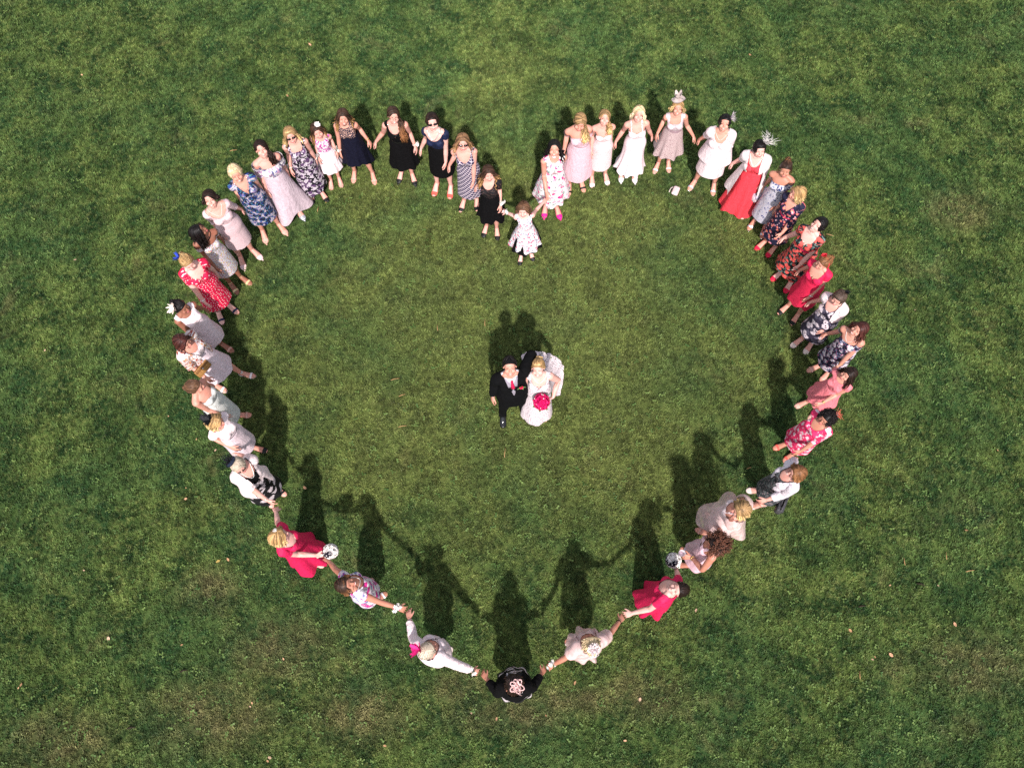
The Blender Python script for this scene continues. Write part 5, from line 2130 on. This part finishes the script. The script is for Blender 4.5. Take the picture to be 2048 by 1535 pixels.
person("silver haired woman in pale jacket with a hot pink flower in her hair", (855, 1301), (.50, -.86), ["a19", "a20"], h=1.64, look=(.7, -.6), pitch=4, girth=.28, skin="warm",
       hair=H("short", GREY, length=.12, vol=1.6), dress=dict(neck="scoop", sleeve=0, top=OFFW, mat=LILACW, z0=1.10, skirt=sk(hem=.46, hw=.24, hd=.20)),
       coat=dict(mat=OFFW, name="jacket", open=.012, vee=.10, sleeve=.50, off=.024, tail=sk(hem=.82, hw=.26, hd=.22, nf=4, amp=.03), tail_open=.12), shoes=("pump", S_CREAM),
       extra=(("hat", "featherflower", (.055, .055, 1.645), (.5, .55, .8), [PETALP], 1.35), ("corsage", -1, CORS), ("bracelet", 1, PEARL)), smile=False)
person("woman in black cardigan with blush loop headpiece at the lowest tip of the heart", (1029, 1374), (0, -1), ["a20", "b20"], h=1.64, look=(0, -1), pitch=-20, girth=.30, skin="tan",
       hair=H("bob", DARKH, length=.05, part=.1), dress=dict(neck="scoop", sleeve=0, top=MONO, z0=1.10, skirt=sk(hem=.40, hw=.33, hd=.29, nf=8, amp=.07)),
       coat=dict(mat=BLACK, open=.10, vee=-.05, sleeve=.47, off=.022, tail=sk(hem=.86, hw=.27, hd=.23, nf=4, amp=.04), tail_open=.5), shoes=("pump", S_CREAM),
       extra=(("hat", "loops", (-.035, .06, 1.645), (-.2, .5, 1), [F_PINK], 1.0),), smile=False)

# ---- up the right lobe from the tip back to the notch
person("woman in nude sheer layered dress and cream disc hat, arms spread wide", (1182, 1288), (-.32, -.95), ["b20", "b19"], h=1.66, look=(-.2, -1), pitch=8, girth=.12, skin="tan",
       hair=H("bob", PLAT, length=.06, part=.1), dress=dict(neck="scoop", sleeve=.10, top=ORG2, z0=1.12, skirt=sk(hem=.62, hw=.30, hd=.28, nf=7, amp=.14, wob=.10), under=sk(mat=PINKW, hem=.50, hw=.24, hd=.20)),
       coat=dict(mat=ORG2, name="capelet", open=.10, sleeve=.16, off=.040, zlow=1.16), shoes=("strap", S_CREAM),
       extra=(("hat", "saucer", (.0, .035, 1.665), (0, .35, 1), [F_CREAM, PINKW], .85), ("corsage", 1, [PETALW, LEAFG]), ("bracelet", -1, BLACK)), smile=False)
BM2 = person("crimson gowned bridesmaid with dark pinned up hair smiling up", (1349, 1178), (-.72, -.60), ["b19", "b18"], h=1.66, look=(-1, .02), pitch=44, girth=.22, skin="pale",
             hair=H("updo", DARKH, length=.032, bun=(0, .08, 1.58)), dress=dict(neck="deep", sleeve=.15, top=CRIM, z0=1.14, skirt=sk(hem=.05, hw=.36, hd=.32, nf=6, amp=.16, wob=.03)), shoes=None)
person("woman with big dark curls in pink dress holding a plastic cup", (1438, 1087), (-.93, -.30), ["b17", (1370, 1113, .95, (-.8, -.1, -.1))], h=1.66, look=(-1, .1), pitch=-10, girth=.12, skin="tan",
       hair=H("curly", CURLD, length=.095), dress=dict(neck="straps", sleeve=0, top=PINK, mat=PINK, z0=1.10, skirt=sk(hem=.52, hw=.27, hd=.24, nf=6, amp=.05)), shoes=("strap", S_WHITE),
       extra=(("bracelet", 1, GOLD),), poles={1: (.9, .45, -.2)}, smile=False)
person("fair haired woman looking away in billowing blush organza dress with thin straps", (1484, 1016), (-.85, -.50), ["b16", "b17"], h=1.66, look=(-1, .15), pitch=0, girth=.06, skin="warm",
       hair=H("halfup", BLONDD, length=.12, wave=.012, part=.2), dress=dict(neck="spaghetti", sleeve=0, top=PINKW, mat=ORG, z0=1.12, skirt=sk(hem=.66, hw=.50, hd=.48, nf=4, amp=.20, wob=.10, p=.6), under=sk(mat=PINKW, hem=.62, hw=.23, hd=.2)),
       coat=dict(mat=ORG, name="organza_wrap", open=.16, sleeve=.13, off=.050, zlow=1.05, neck="wide"), shoes=("strap", S_NUDE), smile=False)
B16 = person("woman with smooth brown bob in white jacket edged in navy over dark grey dress", (1594, 944), (-.92, .05), ["b16", "b15"], h=1.63, look=(-1, -.05), pitch=8, girth=.26,
             hair=H("bob", COPPER, length=.045, part=.0, fringe=True), dress=dict(neck="scoop", sleeve=0, top=GREYFL, z0=1.10, skirt=sk(hem=.44, hw=.235, hd=.2)),
             coat=dict(mat=SPECK, name="jacket", open=.055, vee=.06, sleeve=.44, off=.024, zlow=1.0), shoes=("pump", S_CREAM), extra=("glasses",))
person("dark haired woman with orange and teal feathers in hot pink floral tunic", (1655, 836), (-.90, .42), ["b15", "b14"], h=1.60, look=(-.9, .55), pitch=8, girth=.40, skin="tan",
       hair=H("curly", BLACKH, length=.050, n=380), dress=dict(neck="scoop", sleeve=.34, top=PINKFL, z0=1.08, skirt=sk(hem=.45, hw=.25, hd=.22, nf=6, amp=.04)), shoes=("strap", S_CORAL),
       extra=("glasses", ("hat", "plume", (.03, .07, 1.62), (.3, .9, .5), [F_OR, F_TEAL], .65)), smile=False)
person("girl with long straight dark hair in salmon pink dress", (1696, 748), (-.86, .52), ["b14", "b13"], h=1.52, look=(-.85, .5), pitch=16, girth=.02, skin="warm",
       hair=H("long", DARKH, length=.24, part=.3), dress=dict(neck="boat", sleeve=.05, top=SALMON, z0=1.10, skirt=sk(hem=.56, hw=.31, hd=.29, nf=8, amp=.07, wob=.02)), shoes=("flat", S_NUDE),
       extra=(("watch", 1, GOLD),), smile=False)
person("woman with wavy dark auburn hair in navy dress with white and pink flowers", (1700, 652), (-.80, .62), ["b13", "b12"], foot=(1648, 737), h=1.62, look=(-.9, .35), pitch=24, girth=.22, skin="warm",
       hair=H("long", REDDARK, length=.16, wave=.014, vol=1.2, part=-.3), dress=dict(neck="off", sleeve=.15, top=NBFL, z0=1.10, skirt=sk(hem=.46, hw=.28, hd=.25, nf=7, amp=.06, wob=.03)), shoes=("strap", S_NUDE),
       extra=(("bracelet", 1, GOLD), ("necklace", PEARL, .05)))
person("grey brown haired woman in pale pink cardigan over white flowers on charcoal dress", (1671, 587), (-.82, .62), ["b12", "b11"], foot=(1614, 680), h=1.61, look=(-.75, .75), pitch=-2, girth=.42,
       hair=H("short", GREYBR, length=.11, vol=1.3), dress=dict(neck="scoop", sleeve=0, top=WBFL, z0=1.08, skirt=sk(hem=.44, hw=.25, hd=.22, nf=5, amp=.03)),
       coat=dict(mat=PINKW, open=.085, vee=.0, sleeve=.26, off=.026, zlow=1.08), shoes=("pump", S_CREAM), extra=(("hat", "spray", (.03, .05, 1.66), (.2, .4, 1), [F_BLACK], .6),), smile=False)
person("woman in bright red dress and red flower hairband", (1639, 520), (-.80, .66), ["b11", "b10"], foot=(1588, 616), h=1.63, look=(-.9, .5), pitch=0, girth=.30, skin="warm",
       hair=H("updo", COPPER, length=.036, bun=(0, .085, 1.59)), dress=dict(neck="deep", sleeve=.09, top=RED if False else plain("red cloth", (.70, .015, .075), .7), mat=REDL, z0=1.10, skirt=sk(hem=.50, hw=.26, hd=.24, nf=7, amp=.06, wob=.03)),
       shoes=("peep", S_BLACK), extra=(("hat", "band", (-.05, .0, 1.655), (-.6, -.2, 1), [F_RED], 1.0), ("watch", 1, SILVER)), smile=False)
person("large black haired woman in orange and green floral dress with scarlet belt and shoes", (1628, 448), (-.74, .72), ["b10", "b9"], foot=(1572, 553), h=1.66, look=(-.9, .45), pitch=34, girth=.72, skin="pale",
       hair=H("short", BLACKH, length=.12, vol=1.8, wave=.02), dress=dict(neck="deep", sleeve=.17, top=ORFL, z0=1.12, skirt=sk(hem=.42, hw=.36, hd=.31, nf=7, amp=.06, wob=.02), belt=CRIM, belt_h=.022), shoes=("pump", S_RED))
person("woman with fair loose curls in navy dress scattered with coral buds", (1592, 386), (-.75, .66), ["b9", "b8"], foot=(1540, 488), h=1.60, look=(-1, .1), pitch=6, girth=.22, skin="warm",
       hair=H("long", BLOND, length=.10, wave=.014, vol=1.2, part=.2), dress=dict(neck="v", sleeve=.42, top=NAVYFL, z0=1.10, skirt=sk(hem=.42, hw=.25, hd=.21, nf=5, amp=.04), belt=CRIM, belt_h=.010), shoes=("pump", S_RED), smile=False)
person("brunette with elaborate pinned curls in off-shoulder white and blue flower dress", (1567, 335), (-.58, .9), ["b8", "b7"], foot=(1520, 446), h=1.62, look=(-.4, 1), pitch=12, girth=.12, skin="tan",
       hair=H("updo", OMBRE2, length=.040, bun=(0, .065, 1.62), wave=.01), dress=dict(neck="off", sleeve=.15, top=BLWH, mat=BLWHS, z0=1.12, skirt=sk(hem=.38, hw=.225, hd=.19, nf=5, amp=.03)), shoes=("strap", S_SILV), smile=False)
person("woman in scarlet dress and open cream wrap with tall black and white feather headpiece", (1506, 300), (-.42, .95), ["b7", "b6"], foot=(1475, 407), h=1.66, look=(-.1, 1), pitch=16, girth=.48, skin="pale",
       hair=H("short", BLACKH, length=.10, vol=1.2), dress=dict(neck="scoop", sleeve=0, top=RED, z0=1.12, skirt=sk(hem=.11, hw=.40, hd=.36, nf=7, amp=.12, wob=.04)),
       coat=dict(mat=CHIF, name="wrap", open=.075, vee=.03, sleeve=.30, off=.024, zlow=1.14, tail_z=1.19, tail=sk(hem=.50, hw=.46, hd=.40, nf=6, amp=.08, wob=.06), tail_open=.80), shoes=None,
       extra=(("necklace", PEARL, .08, .007), ("hat", "plume", (.050, -.015, 1.655), (.55, -.15, 1), [PETALW, F_BLACK], 1.2)), smile=False)
person("black haired woman with lilac feather spray in loose white tunic over white skirt", (1443, 250), (-.30, 1), ["b6", "b5"], foot=(1410, 362), h=1.64, look=(-.3, 1), pitch=34, girth=.58, skin="warm",
       hair=H("short", BLACKH, length=.10, vol=1.4, part=.3), dress=dict(neck="scoop", sleeve=.32, top=OFFW, mat=OFFW, z0=1.12, skirt=sk(hem=.46, hw=.265, hd=.225)),
       coat=dict(mat=OFFW, name="tunic", open=-.1, neck="deep", sleeve=.34, off=.026, zlow=1.14, tail_z=1.19, tail=sk(hem=.83, hw=.36, hd=.32, nf=5, amp=.03, wob=.02), tail_open=-1),
       feet={1: (.07, 0, .1), -1: (-.07, -.02, -.3)}, shoes=("strap", S_SILV), extra=(("hat", "spray", (.062, .0, 1.62), (1, -.1, .6), [F_GREYP], 1.1), ("necklace", PEARL, .04)))
person("woman with fair curls under oyster sinamay hat in dusky mauve satin and lace dress", (1350, 220), (-.08, 1), ["b5", "b4"], foot=(1328, 323), look=(-.15, 1), pitch=28, girth=.10, skin="warm",
       hair=H("long", BLOND, length=.08, wave=.016, vol=1.35, part=-.2), dress=dict(neck="square", sleeve=0, top=TAUPET, mat=TAUPEL, z0=1.10, skirt=sk(hem=.50, hw=.36, hd=.30, nf=8, amp=.10, wob=.03), belt=TAUPE, belt_h=.045),
       shoes=("strap", S_PINK), extra=(("hat", "sinamay", (-.015, -.015, 1.668), (-.25, -.1, 1), [F_MAUVE], .95),))
person("blonde in white mermaid dress with slim straps", (1264, 231), (-.02, 1), ["b4", "b3"], foot=(1257, 341), look=(-.1, 1), pitch=30, girth=.12, bust=.7,
       hair=H("long", PLAT, length=.12, part=-.2), dress=dict(neck="spaghetti", sleeve=0, top=WHITE, mat=WLACE, z0=1.12, skirt=sk(hem=.26, hw=.34, hd=.31, nf=10, amp=.10, wob=.03, p=3.0)), shoes=("point", S_WHITE))
person("blonde with wavy hair over one shoulder in strapless blush lace dress", (1203, 240), (.02, 1), ["b3", "b2"], foot=(1195, 345), look=(0, 1), pitch=36, girth=.08,
       hair=H("side", BLONDD, length=.16, wave=.014, part=-.2), dress=dict(neck="strapless", sleeve=0, top=PINKW, mat=BLUSHL, z0=1.12, skirt=sk(hem=.40, hw=.215, hd=.18)),
       feet={1: (.05, -.02, .2), -1: (-.02, -.06, .1)}, shoes=("peep", S_WHITE))
person("woman looking down in pale pink satin off-shoulder dress with thin dark bow", (1143, 244), (.05, 1), ["b2", "b1"], foot=(1150, 362), look=(.1, 1), pitch=2, girth=.14, skin="warm",
       hair=H("side", BLONDD, length=.20, wave=.010, part=.3), dress=dict(neck="off", sleeve=.13, top=PINK, z0=1.12, skirt=sk(hem=.38, hw=.31, hd=.27, nf=4, amp=.03), belt=F_NAVY, belt_h=.005), shoes=("strap", S_BLACK), smile=False)
person("woman with long black hair in white rose print full skirt dress and hot pink heels", (1107, 303), (.22, 1), ["b1", "b0"], foot=(1101, 411), look=(-.05, 1), pitch=36, girth=.06, skin="warm",
       hair=H("long", BLACKH, length=.26, wave=.012, vol=1.1, part=0), dress=dict(neck="high", sleeve=0, top=ROSE, z0=1.11, skirt=sk(hem=.48, hw=.40, hd=.36, nf=9, amp=.08, wob=.03, p=.75)), shoes=("point", S_HOT))


# ------------------------------------------------------------------ bride and groom
BR = person("bride in white lace gown with train holding a red posy", (1079, 739), (.0, 1), [(1094, 798, 1.02, (-.9, .3, .0)), (1052, 758, 1.05)], h=1.63, look=(-.25, 1), pitch=30, roll=-6, girth=.40, skin="pale",
            hair=H("updo", BLOND, length=.045, bun=(0, .075, 1.60), fringe=True, part=.4), dress=dict(neck="deep", sleeve=0, top=BRIDAL, z0=1.12, skirt=sk(hem=.03, hw=.31, hd=.33, nf=6, amp=.05, wob=.02, p=1.2, shift=(.0, -.04))), shoes=None,
            extra=(("necklace", PEARL, .03, .006),), poles={1: (.55, 1, -.2)}, group="bride and groom inside the heart")


GR = person("groom in black suit with grey waistcoat and bright red tie", (1016, 734), (.22, 1), [(984, 800, .84), (1066, 742, 1.12)], foot=(1024, 818), h=1.78, look=(.1, 1), pitch=40, roll=-3, girth=.36, bust=-.5, male=True, skin="warm",
            hair=H("short", BLACKH, length=.045, vol=.35, recede=.003), shoes=("oxford", S_GLOSS), feet={1: (.07, 0, .12), -1: (-.05, -.03, -.1)}, poles={1: (.6, .9, -.1)}, group="bride and groom inside the heart")


settle_hands()
for _q in QUEUE:
    build_person(**_q)
BR, GR, BM1, BM2, B16 = (PEOPLE[i] for i in (BR, GR, BM1, BM2, B16))


def bride_train(info):
    """lace train spread on the grass behind her, scalloped along its edge"""
    root = info["root"]
    pts_px = [(1042, 712), (1052, 705), (1078, 703), (1100, 708), (1118, 718), (1127, 734), (1126, 760), (1119, 790)]
    outer = [ground(x, y, .04) for x, y in pts_px]
    base = info["base"]
    verts, faces, uv = [], [], []
    fine = []
    for i in range(len(outer) - 1):
        for q in range(6):
            fine.append(outer[i].lerp(outer[i + 1], q / 6))
    fine.append(outer[-1])
    R = 9
    for i, p in enumerate(fine):
        inner = base + (p - base).normalized() * .20
        inner.z = .62
        for r in range(R):
            t = r / (R - 1)
            w = inner.lerp(p, t)
            w.z = .045 + .55 * (1 - t) ** 2.2 + .012 * math.sin(i * .9) * t
            if r == R - 1:
                w = w + (p - base).normalized() * (.018 * abs(math.sin(i * PI / 4)))
                w.z = .035
            l = info["Rz"].inverted() @ (w - base) / info["sc"]
            verts.append(tuple(l))
            uv.append((i * .035, t * .6))
    for i in range(len(fine) - 1):
        for r in range(R - 1):
            faces.append([i * R + r, i * R + r + 1, (i + 1) * R + r + 1, (i + 1) * R + r])
    return mesh_obj("train", verts, faces, lace("train lace", (.84, .71, .72), (.30, .27, .32), 36, .72, alpha=.25), root, uvs=uv)


bride_train(BR)

def suit(info):
    root, pose = info["root"], info["pose"]
    ax = np.abs(X)
    shirtm, waist, tie, blk = plain("white shirt cotton", (.80, .76, .80)), GREYW, plain("red silk tie", (.74, .012, .07), .4), plain("black suit wool", (.0045, .0045, .005), .95, .15, spec=.08)
    f = np.minimum(np.minimum(neck_field("high") + .030, sleeve_field(.53)), Z - 1.0)
    sh = shell(pose, np.minimum(f, np.where(FRONT, 1.418, 1.445) - Z), .007, 2)
    mesh_obj("shirt", sh[0], sh[1], shirtm, root, uvs=sh[2])
    f = np.minimum(np.where(FRONT, (ax - (Z - 1.325) * .62) * .9, 1.40 - Z), np.minimum((.40 - ARM_ALL) * .1, np.minimum(Z - .98, 1.41 - Z)))
    sh = shell(pose, f, .015, 3)
    mesh_obj("waistcoat", sh[0], sh[1], waist, root, uvs=sh[2])
    f = np.where(FRONT & (ARM_ALL < .5), (ax - (Z - 1.06) * .185) * .9, .05)
    f = np.minimum(np.minimum(f, np.minimum(neck_field("high"), sleeve_field(.54))), np.minimum(Z - 1.02, 1.435 - Z))
    sh = shell(pose, f, .026, 4, .003)
    tail = skirt(info["V"], z0=1.06, hem=.76, hw=.235, hd=.20, ease=.034, seed=3, rows=8)
    v, fc, uv, mi = join([(*sh, 0), (*tail, 0)])
    mesh_obj("jacket", v, fc, blk, root, mi, uv)
    f = np.minimum(np.minimum(1.05 - Z, Z - .075 - np.clip(-Y - .02, 0, 1) * 2), (.5 - ARM_ALL))
    sh = shell(pose, f, .020, 6, .003)
    mesh_obj("trousers", sh[0], sh[1], blk, root, uvs=sh[2])
    # tie and buttonhole follow the chest
    Rc, hc, tc = pose.R["chest"], pose.h["chest"], pose.t0["chest"]

    def ch(p):
        return Vector(Rc @ (np.array(p) - hc) + tc)
    g = Geo()
    rings = []
    for z, w, y in ((1.405, .016, -.074), (1.39, .020, -.080), (1.375, .013, -.088), (1.345, .020, -.104), (1.315, .024, -.116), (1.285, .026, -.122)):
        rings.append([ch((-w, y - .006, z)), ch((0, y - .014, z)), ch((w, y - .006, z)), ch((0, y + .004, z))])
    g.loft(rings)
    g.obj("tie", tie, root)
    g = Geo()
    c = ch((.098, -.135, 1.305))
    flower_head(g, c, ch((.098, -.30, 1.38)) - c, .026, 7, 3, 0)
    for k in range(4):
        petal(g, c, ch((.098 + .05 * math.cos(k * 1.7), -.14, 1.305 + .05 * math.sin(k * 1.7))) - c, Vector((0, -1, .4)), .055, .011, .2, 1)
    g.obj("buttonhole", [plain("red rose petals", (.66, .012, .07), .6), LEAFG], root)


suit(GR)


# ------------------------------------------------------------------ things held or lying about
def top(o, label, cat, group=None):
    o["label"], o["category"] = label, cat
    if group:
        o["group"] = group
    return o


def posy(px, py, z, r, kind, label, group=None, hand=None):
    root = bpy.data.objects.new("bouquet", None)
    COL.objects.link(root)
    c = ground(px, py, z)
    root.location = c
    rs = random.Random(int(px))
    up = (Vector((0, 0, CAM_H)) - c).normalized() * .5 + Vector((0, 0, .6))
    up.normalize()
    base = Geo()
    base.ball((0, 0, 0), r * .86, 14, 10)
    base.obj("foam_core", [PETALW if kind == "ball" else plain("deep red petals", (.34, .004, .04), .7)], root)
    n = 46
    white, black, pearl = Geo(), Geo(), Geo()
    for i in range(n):
        zz = 1 - 2 * (i + .5) / n
        t = i * 2.39996
        d = Vector((math.sqrt(1 - zz * zz) * math.cos(t), math.sqrt(1 - zz * zz) * math.sin(t), zz))
        if kind == "ball":
            blk = i % 5 == 2
            g = black if blk else white
            flower_head(g, d * r * .84, d, r * (.40 if blk else .36), 7, 2, 0, 1 if blk else None, rs)
        else:
            flower_head(white, d * r * .84, d, r * .38, 7, 3, 0, None, rs)
            if i % 3 == 0:
                pearl.ball(d * r * 1.05 + Vector((rs.gauss(0, .01), rs.gauss(0, .01), 0)), .0075, 8, 6)
    white.obj("white_rose_heads" if kind == "ball" else "red_rose_heads", [PETALW if kind == "ball" else plain("red posy petals", (.70, .010, .13), .55)], root)["kind"] = "stuff"
    if kind == "ball":
        black.obj("black_flower_heads", [plain("black petals", (.012, .010, .022), .6), PETALW], root)["kind"] = "stuff"
    else:
        pearl.obj("pearl_beads", [PEARL], root)["kind"] = "stuff"
    lf = Geo()
    for i in range(7):
        t = i * .9
        petal(lf, Vector((0, 0, -r * .5)), Vector((math.cos(t), math.sin(t), -.1)), Vector((0, 0, 1)), r * 1.2, r * .25, .1)
    lf.obj("leaf_collar", [LEAFG], root)
    st = Geo()
    h = (hand - c) if hand is not None else Vector((0, 0, -.14))
    d = h.normalized()
    st.tube([d * r * .5, d * (h.length + .06)], .016, 8)
    st.obj("stem_wrap", [plain("ivory ribbon", (.72, .62, .56), .4)], root)
    return top(root, label, "bouquet", group)


def hand_pos(info, s):
    W, hd, Rf, E, S = info["pose"].hand_m[s]
    return info["base"] + info["Rz"] @ ((W + hd * .07) * info["sc"])


posy(1083, 803, 1.05, .105, "red", "round posy of red roses and pearls held by the bride", hand=hand_pos(BR, 1))
posy(661, 1102, 1.02, .095, "ball", "round white posy with black flowers beside the crimson gown of the curly blonde", "black and white posies", hand=hand_pos(BM1, -1))
posy(1347, 1120, .93, .095, "ball", "round white posy with black flowers next to the plastic cup", "black and white posies", hand=hand_pos(BM2, -1))


def rounded_box(g, w, d, h, r=.02, mi=0, seg=4, origin=(0, 0, 0)):
    o = Vector(origin)
    rings = []
    for z, ins in ((0, r), (r * .3, r * .3), (r, 0), (h - r, 0), (h - r * .3, r * .3), (h, r)):
        ring = []
        a, b = w / 2 - ins, d / 2 - ins
        for cx, cy, t0 in ((1, 1, 0), (-1, 1, .5), (-1, -1, 1), (1, -1, 1.5)):
            for q in range(seg + 1):
                t = (t0 + .5 * q / seg) * PI
                ring.append(o + Vector((cx * (a - r) + math.cos(t) * r, cy * (b - r) + math.sin(t) * r, z)))
        rings.append(ring)
    g.loft(rings, mi)


def bag(name, px, py, z, size, mat, rot, label, trim=None, handle=True, lean=0.0):
    root = bpy.data.objects.new(name, None)
    COL.objects.link(root)
    p = ground(px, py, z)
    root.location = p
    root.rotation_euler = (lean, 0, rot)
    g = Geo()
    rounded_box(g, size[0], size[1], size[2], min(size) * .30)
    g.obj("bag_body", [mat], root, uv=True)
    if handle:
        h = Geo()
        pts = [Vector((size[0] * .32 * math.cos(t), 0, size[2] * .95 + size[0] * .45 * math.sin(t))) for t in [PI * q / 10 for q in range(11)]]
        h.tube(pts, .008, 6)
        h.obj("handle", [trim or mat], root)
    f = Geo()
    rounded_box(f, size[0] * .98, size[1] * 1.06, size[2] * .42, .012, 0, 3, (0, 0, size[2] * .56))
    f.obj("flap", [trim or mat], root, uv=True)
    c = Geo()
    c.ball((0, -size[1] * .55, size[2] * .60), (.012, .008, .012), 8, 6)
    c.obj("clasp", [SILVER], root)
    return top(root, label, "bag")


bag("handbag", 1517, 396, .50, (.26, .10, .17), plain("pearl white leather", (.74, .66, .70), .4), .5, "white structured handbag hanging beside the scarlet dress and cream wrap", plain("lilac grey leather", (.40, .34, .42), .4))
bag("handbag", 1558, 1011, .42, (.25, .09, .19), plain("dark grey leather", (.070, .066, .072), .5), 1.1, "dark grey handbag below the white jacket of the brown bob", plain("charcoal leather", (.045, .042, .048), .45))
bag("clutch_bag", 412, 742, .92, (.24, .045, .13), plain("bronze woven leather", (.34, .17, .055), .5), 1.0, "bronze clutch bag tucked under the rust paisley kimono sleeve", plain("brown woven leather", (.20, .09, .03), .5), handle=False, lean=-.5)

# the little case left on the grass
root = bpy.data.objects.new("purse", None)
COL.objects.link(root)
root.location = ground(1351, 383, .02)
root.rotation_euler = (0, 0, -.42)
g = Geo()
rounded_box(g, .105, .165, .045, .022)
g.obj("case", [plain("pale pink hard case", (.70, .53, .52), .35)], root)
g = Geo()
g.tube([Vector((-.0545, -.06, .024)), Vector((-.0555, .06, .024))], .006, 6)
g.obj("zip", [plain("dark zip", (.08, .05, .05), .5)], root)
g = Geo()
g.tube([Vector((-.055, .055, .024)), Vector((-.085, .03, .014)), Vector((-.092, -.02, .012)), Vector((-.088, -.06, .010))], .007, 6, 0, .6)
g.obj("strap", [plain("pale strap", (.62, .50, .48), .5)], root)
top(root, "small pale pink hard purse lying on the grass inside the heart", "purse")

# plastic cup
root = bpy.data.objects.new("cup", None)
COL.objects.link(root)
root.location = ground(1361, 1108, 1.0)
clear = sheer("clear plastic", (.80, .72, .76), .55)
g = Geo()
rings = [[Vector((math.cos(t) * r, math.sin(t) * r, z)) for t in [2 * PI * j / 18 for j in range(18)]] for z, r in
         ((0, .030), (.02, .032), (.10, .042), (.104, .044), (.102, .041), (.012, .030))]
g.loft(rings, 0, False)
g.add([Vector((math.cos(t) * .029, math.sin(t) * .029, .004)) for t in [2 * PI * j / 18 for j in range(18)]], [list(range(18))], 0)
g.obj("cup_wall", [clear], root)
g = Geo()
g.loft([[Vector((math.cos(t) * r, math.sin(t) * r, z)) for t in [2 * PI * j / 18 for j in range(18)]] for z, r in ((.014, .029), (.045, .033))])
g.obj("drink", [plain("pale pink drink", (.62, .46, .52), .1, .05, spec=.5, wr=0)], root)
top(root, "clear plastic cup with pale drink held by the woman with dark curls", "cup")

# ------------------------------------------------------------------ fallen leaves and twigs on the lawn
leafm = plain("dry peach leaf", (.60, .33, .19), .7, .2)
leafm2 = plain("tan leaf", (.40, .22, .11), .7, .3)
leafm3 = plain("pale brown leaf", (.50, .33, .22), .7, .3)
leafy = plain("yellow leaf", (.58, .42, .12), .7, .2)
twigm = plain("dry straw twig", (.42, .25, .11), .8, .2)
bark = plain("dark bark", (.03, .02, .013), .9, .2)


def leaf_mesh(seed, L):
    rs = random.Random(seed)
    g = Geo()
    petal(g, Vector((-L / 2, 0, 0)), Vector((1, 0, .05)), Vector((0, 0, 1)), L, L * rs.uniform(.26, .38), rs.uniform(.1, .35), 0, 7)
    g.tube([(-L / 2, 0, .002), (-L * .78, L * .05, .006)], L * .02, 4)
    return g


spots = [(164, 150), (575, 192), (168, 1140), (436, 1122), (456, 1118), (217, 1276), (37, 1375), (42, 1369), (500, 1412), (504, 1405), (535, 1521), (540, 1514), (567, 1317), (363, 1289),
         (1876, 1170), (1782, 1309), (1750, 1313), (1745, 1318), (1780, 1170), (1933, 1060), (943, 1425), (993, 1437), (1092, 1430), (1280, 1398), (337, 832), (393, 878), (431, 900), (372, 997), (372, 975),
         (652, 405), (475, 629), (1150, 1365), (1392, 1220), (1910, 1248), (1700, 1260), (150, 520), (620, 90), (1500, 110), (1830, 620), (1250, 1480), (770, 1490), (90, 700), (610, 975), (1995, 900)]
for i, (x, y) in enumerate(spots):
    g = leaf_mesh(i, RNG.uniform(.022, .058))
    o = g.obj("fallen_leaf", [leafy if i in (29, 30, 3) else (leafm, leafm2, leafm3)[i % 3]])
    o.location = ground(x, y, .036)
    o.rotation_euler = (RNG.uniform(-.25, .25), RNG.uniform(-.25, .25), RNG.random() * 6.28)
    if i in (29, 30, 3):
        top(o, {29: "small yellow leaf in front of the black shoes of the long halter dress", 30: "small yellow leaf beside the navy sandals of the polka dot dress",
                3: "small yellow leaf on the lawn outside the curly blonde in crimson"}[i], "leaf", "yellow leaves on the lawn")
    else:
        top(o, "small dry peach coloured leaf lying on the lawn", "leaf", "dry leaves scattered on the lawn")
for i, (x, y, ln, a) in enumerate([(467, 301, .12, .2), (790, 758, .13, .25), (875, 655, .10, 1.7), (970, 645, .12, 1.6), (804, 790, .10, .4), (1010, 905, .14, 1.5), (636, 418, .10, 1.5), (1809, 1122, .10, 1.6),
                                   (1893, 1111, .10, 1.5), (1720, 1349, .10, 1.5), (1940, 1141, .12, .2), (805, 852, .12, .2), (1660, 470, .12, -.3), (1500, 935, .10, .3)]):
    g = Geo()
    g.tube([Vector((-ln / 2, 0, 0)), Vector((-ln * .1, ln * .04, .004)), Vector((ln / 2, -ln * .02, .002))], [.004, .0065, .003], 5)
    o = g.obj("twig", [twigm])
    o.location = ground(x, y, .034)
    o.rotation_euler = (0, 0, a)
    top(o, "short straw coloured twig lying in the grass", "twig", "straw twigs on the lawn")
for i, (x, y, ln, a) in enumerate([(262, 1455, .11, .2), (367, 1341, .10, .3), (1724, 1212, .10, .15), (1841, 1168, .11, -.2)]):
    g = Geo()
    g.tube([Vector((-ln / 2, 0, 0)), Vector((0, ln * .08, .006)), Vector((ln / 2, 0, .002))], [.006, .011, .005], 6)
    o = g.obj("bark_chip", [bark])
    o.location = ground(x, y, .034)
    o.rotation_euler = (0, 0, a)
    top(o, ("dark bark chip near the bottom edge, lowest on the lawn at lower left", "dark bark chip at lower left, upper of the two on that side",
            "dark bark chip at lower right, the one nearer the heart", "dark bark chip at lower right, the one farther from the heart")[i], "bark chip", "dark bark chips on the lawn")
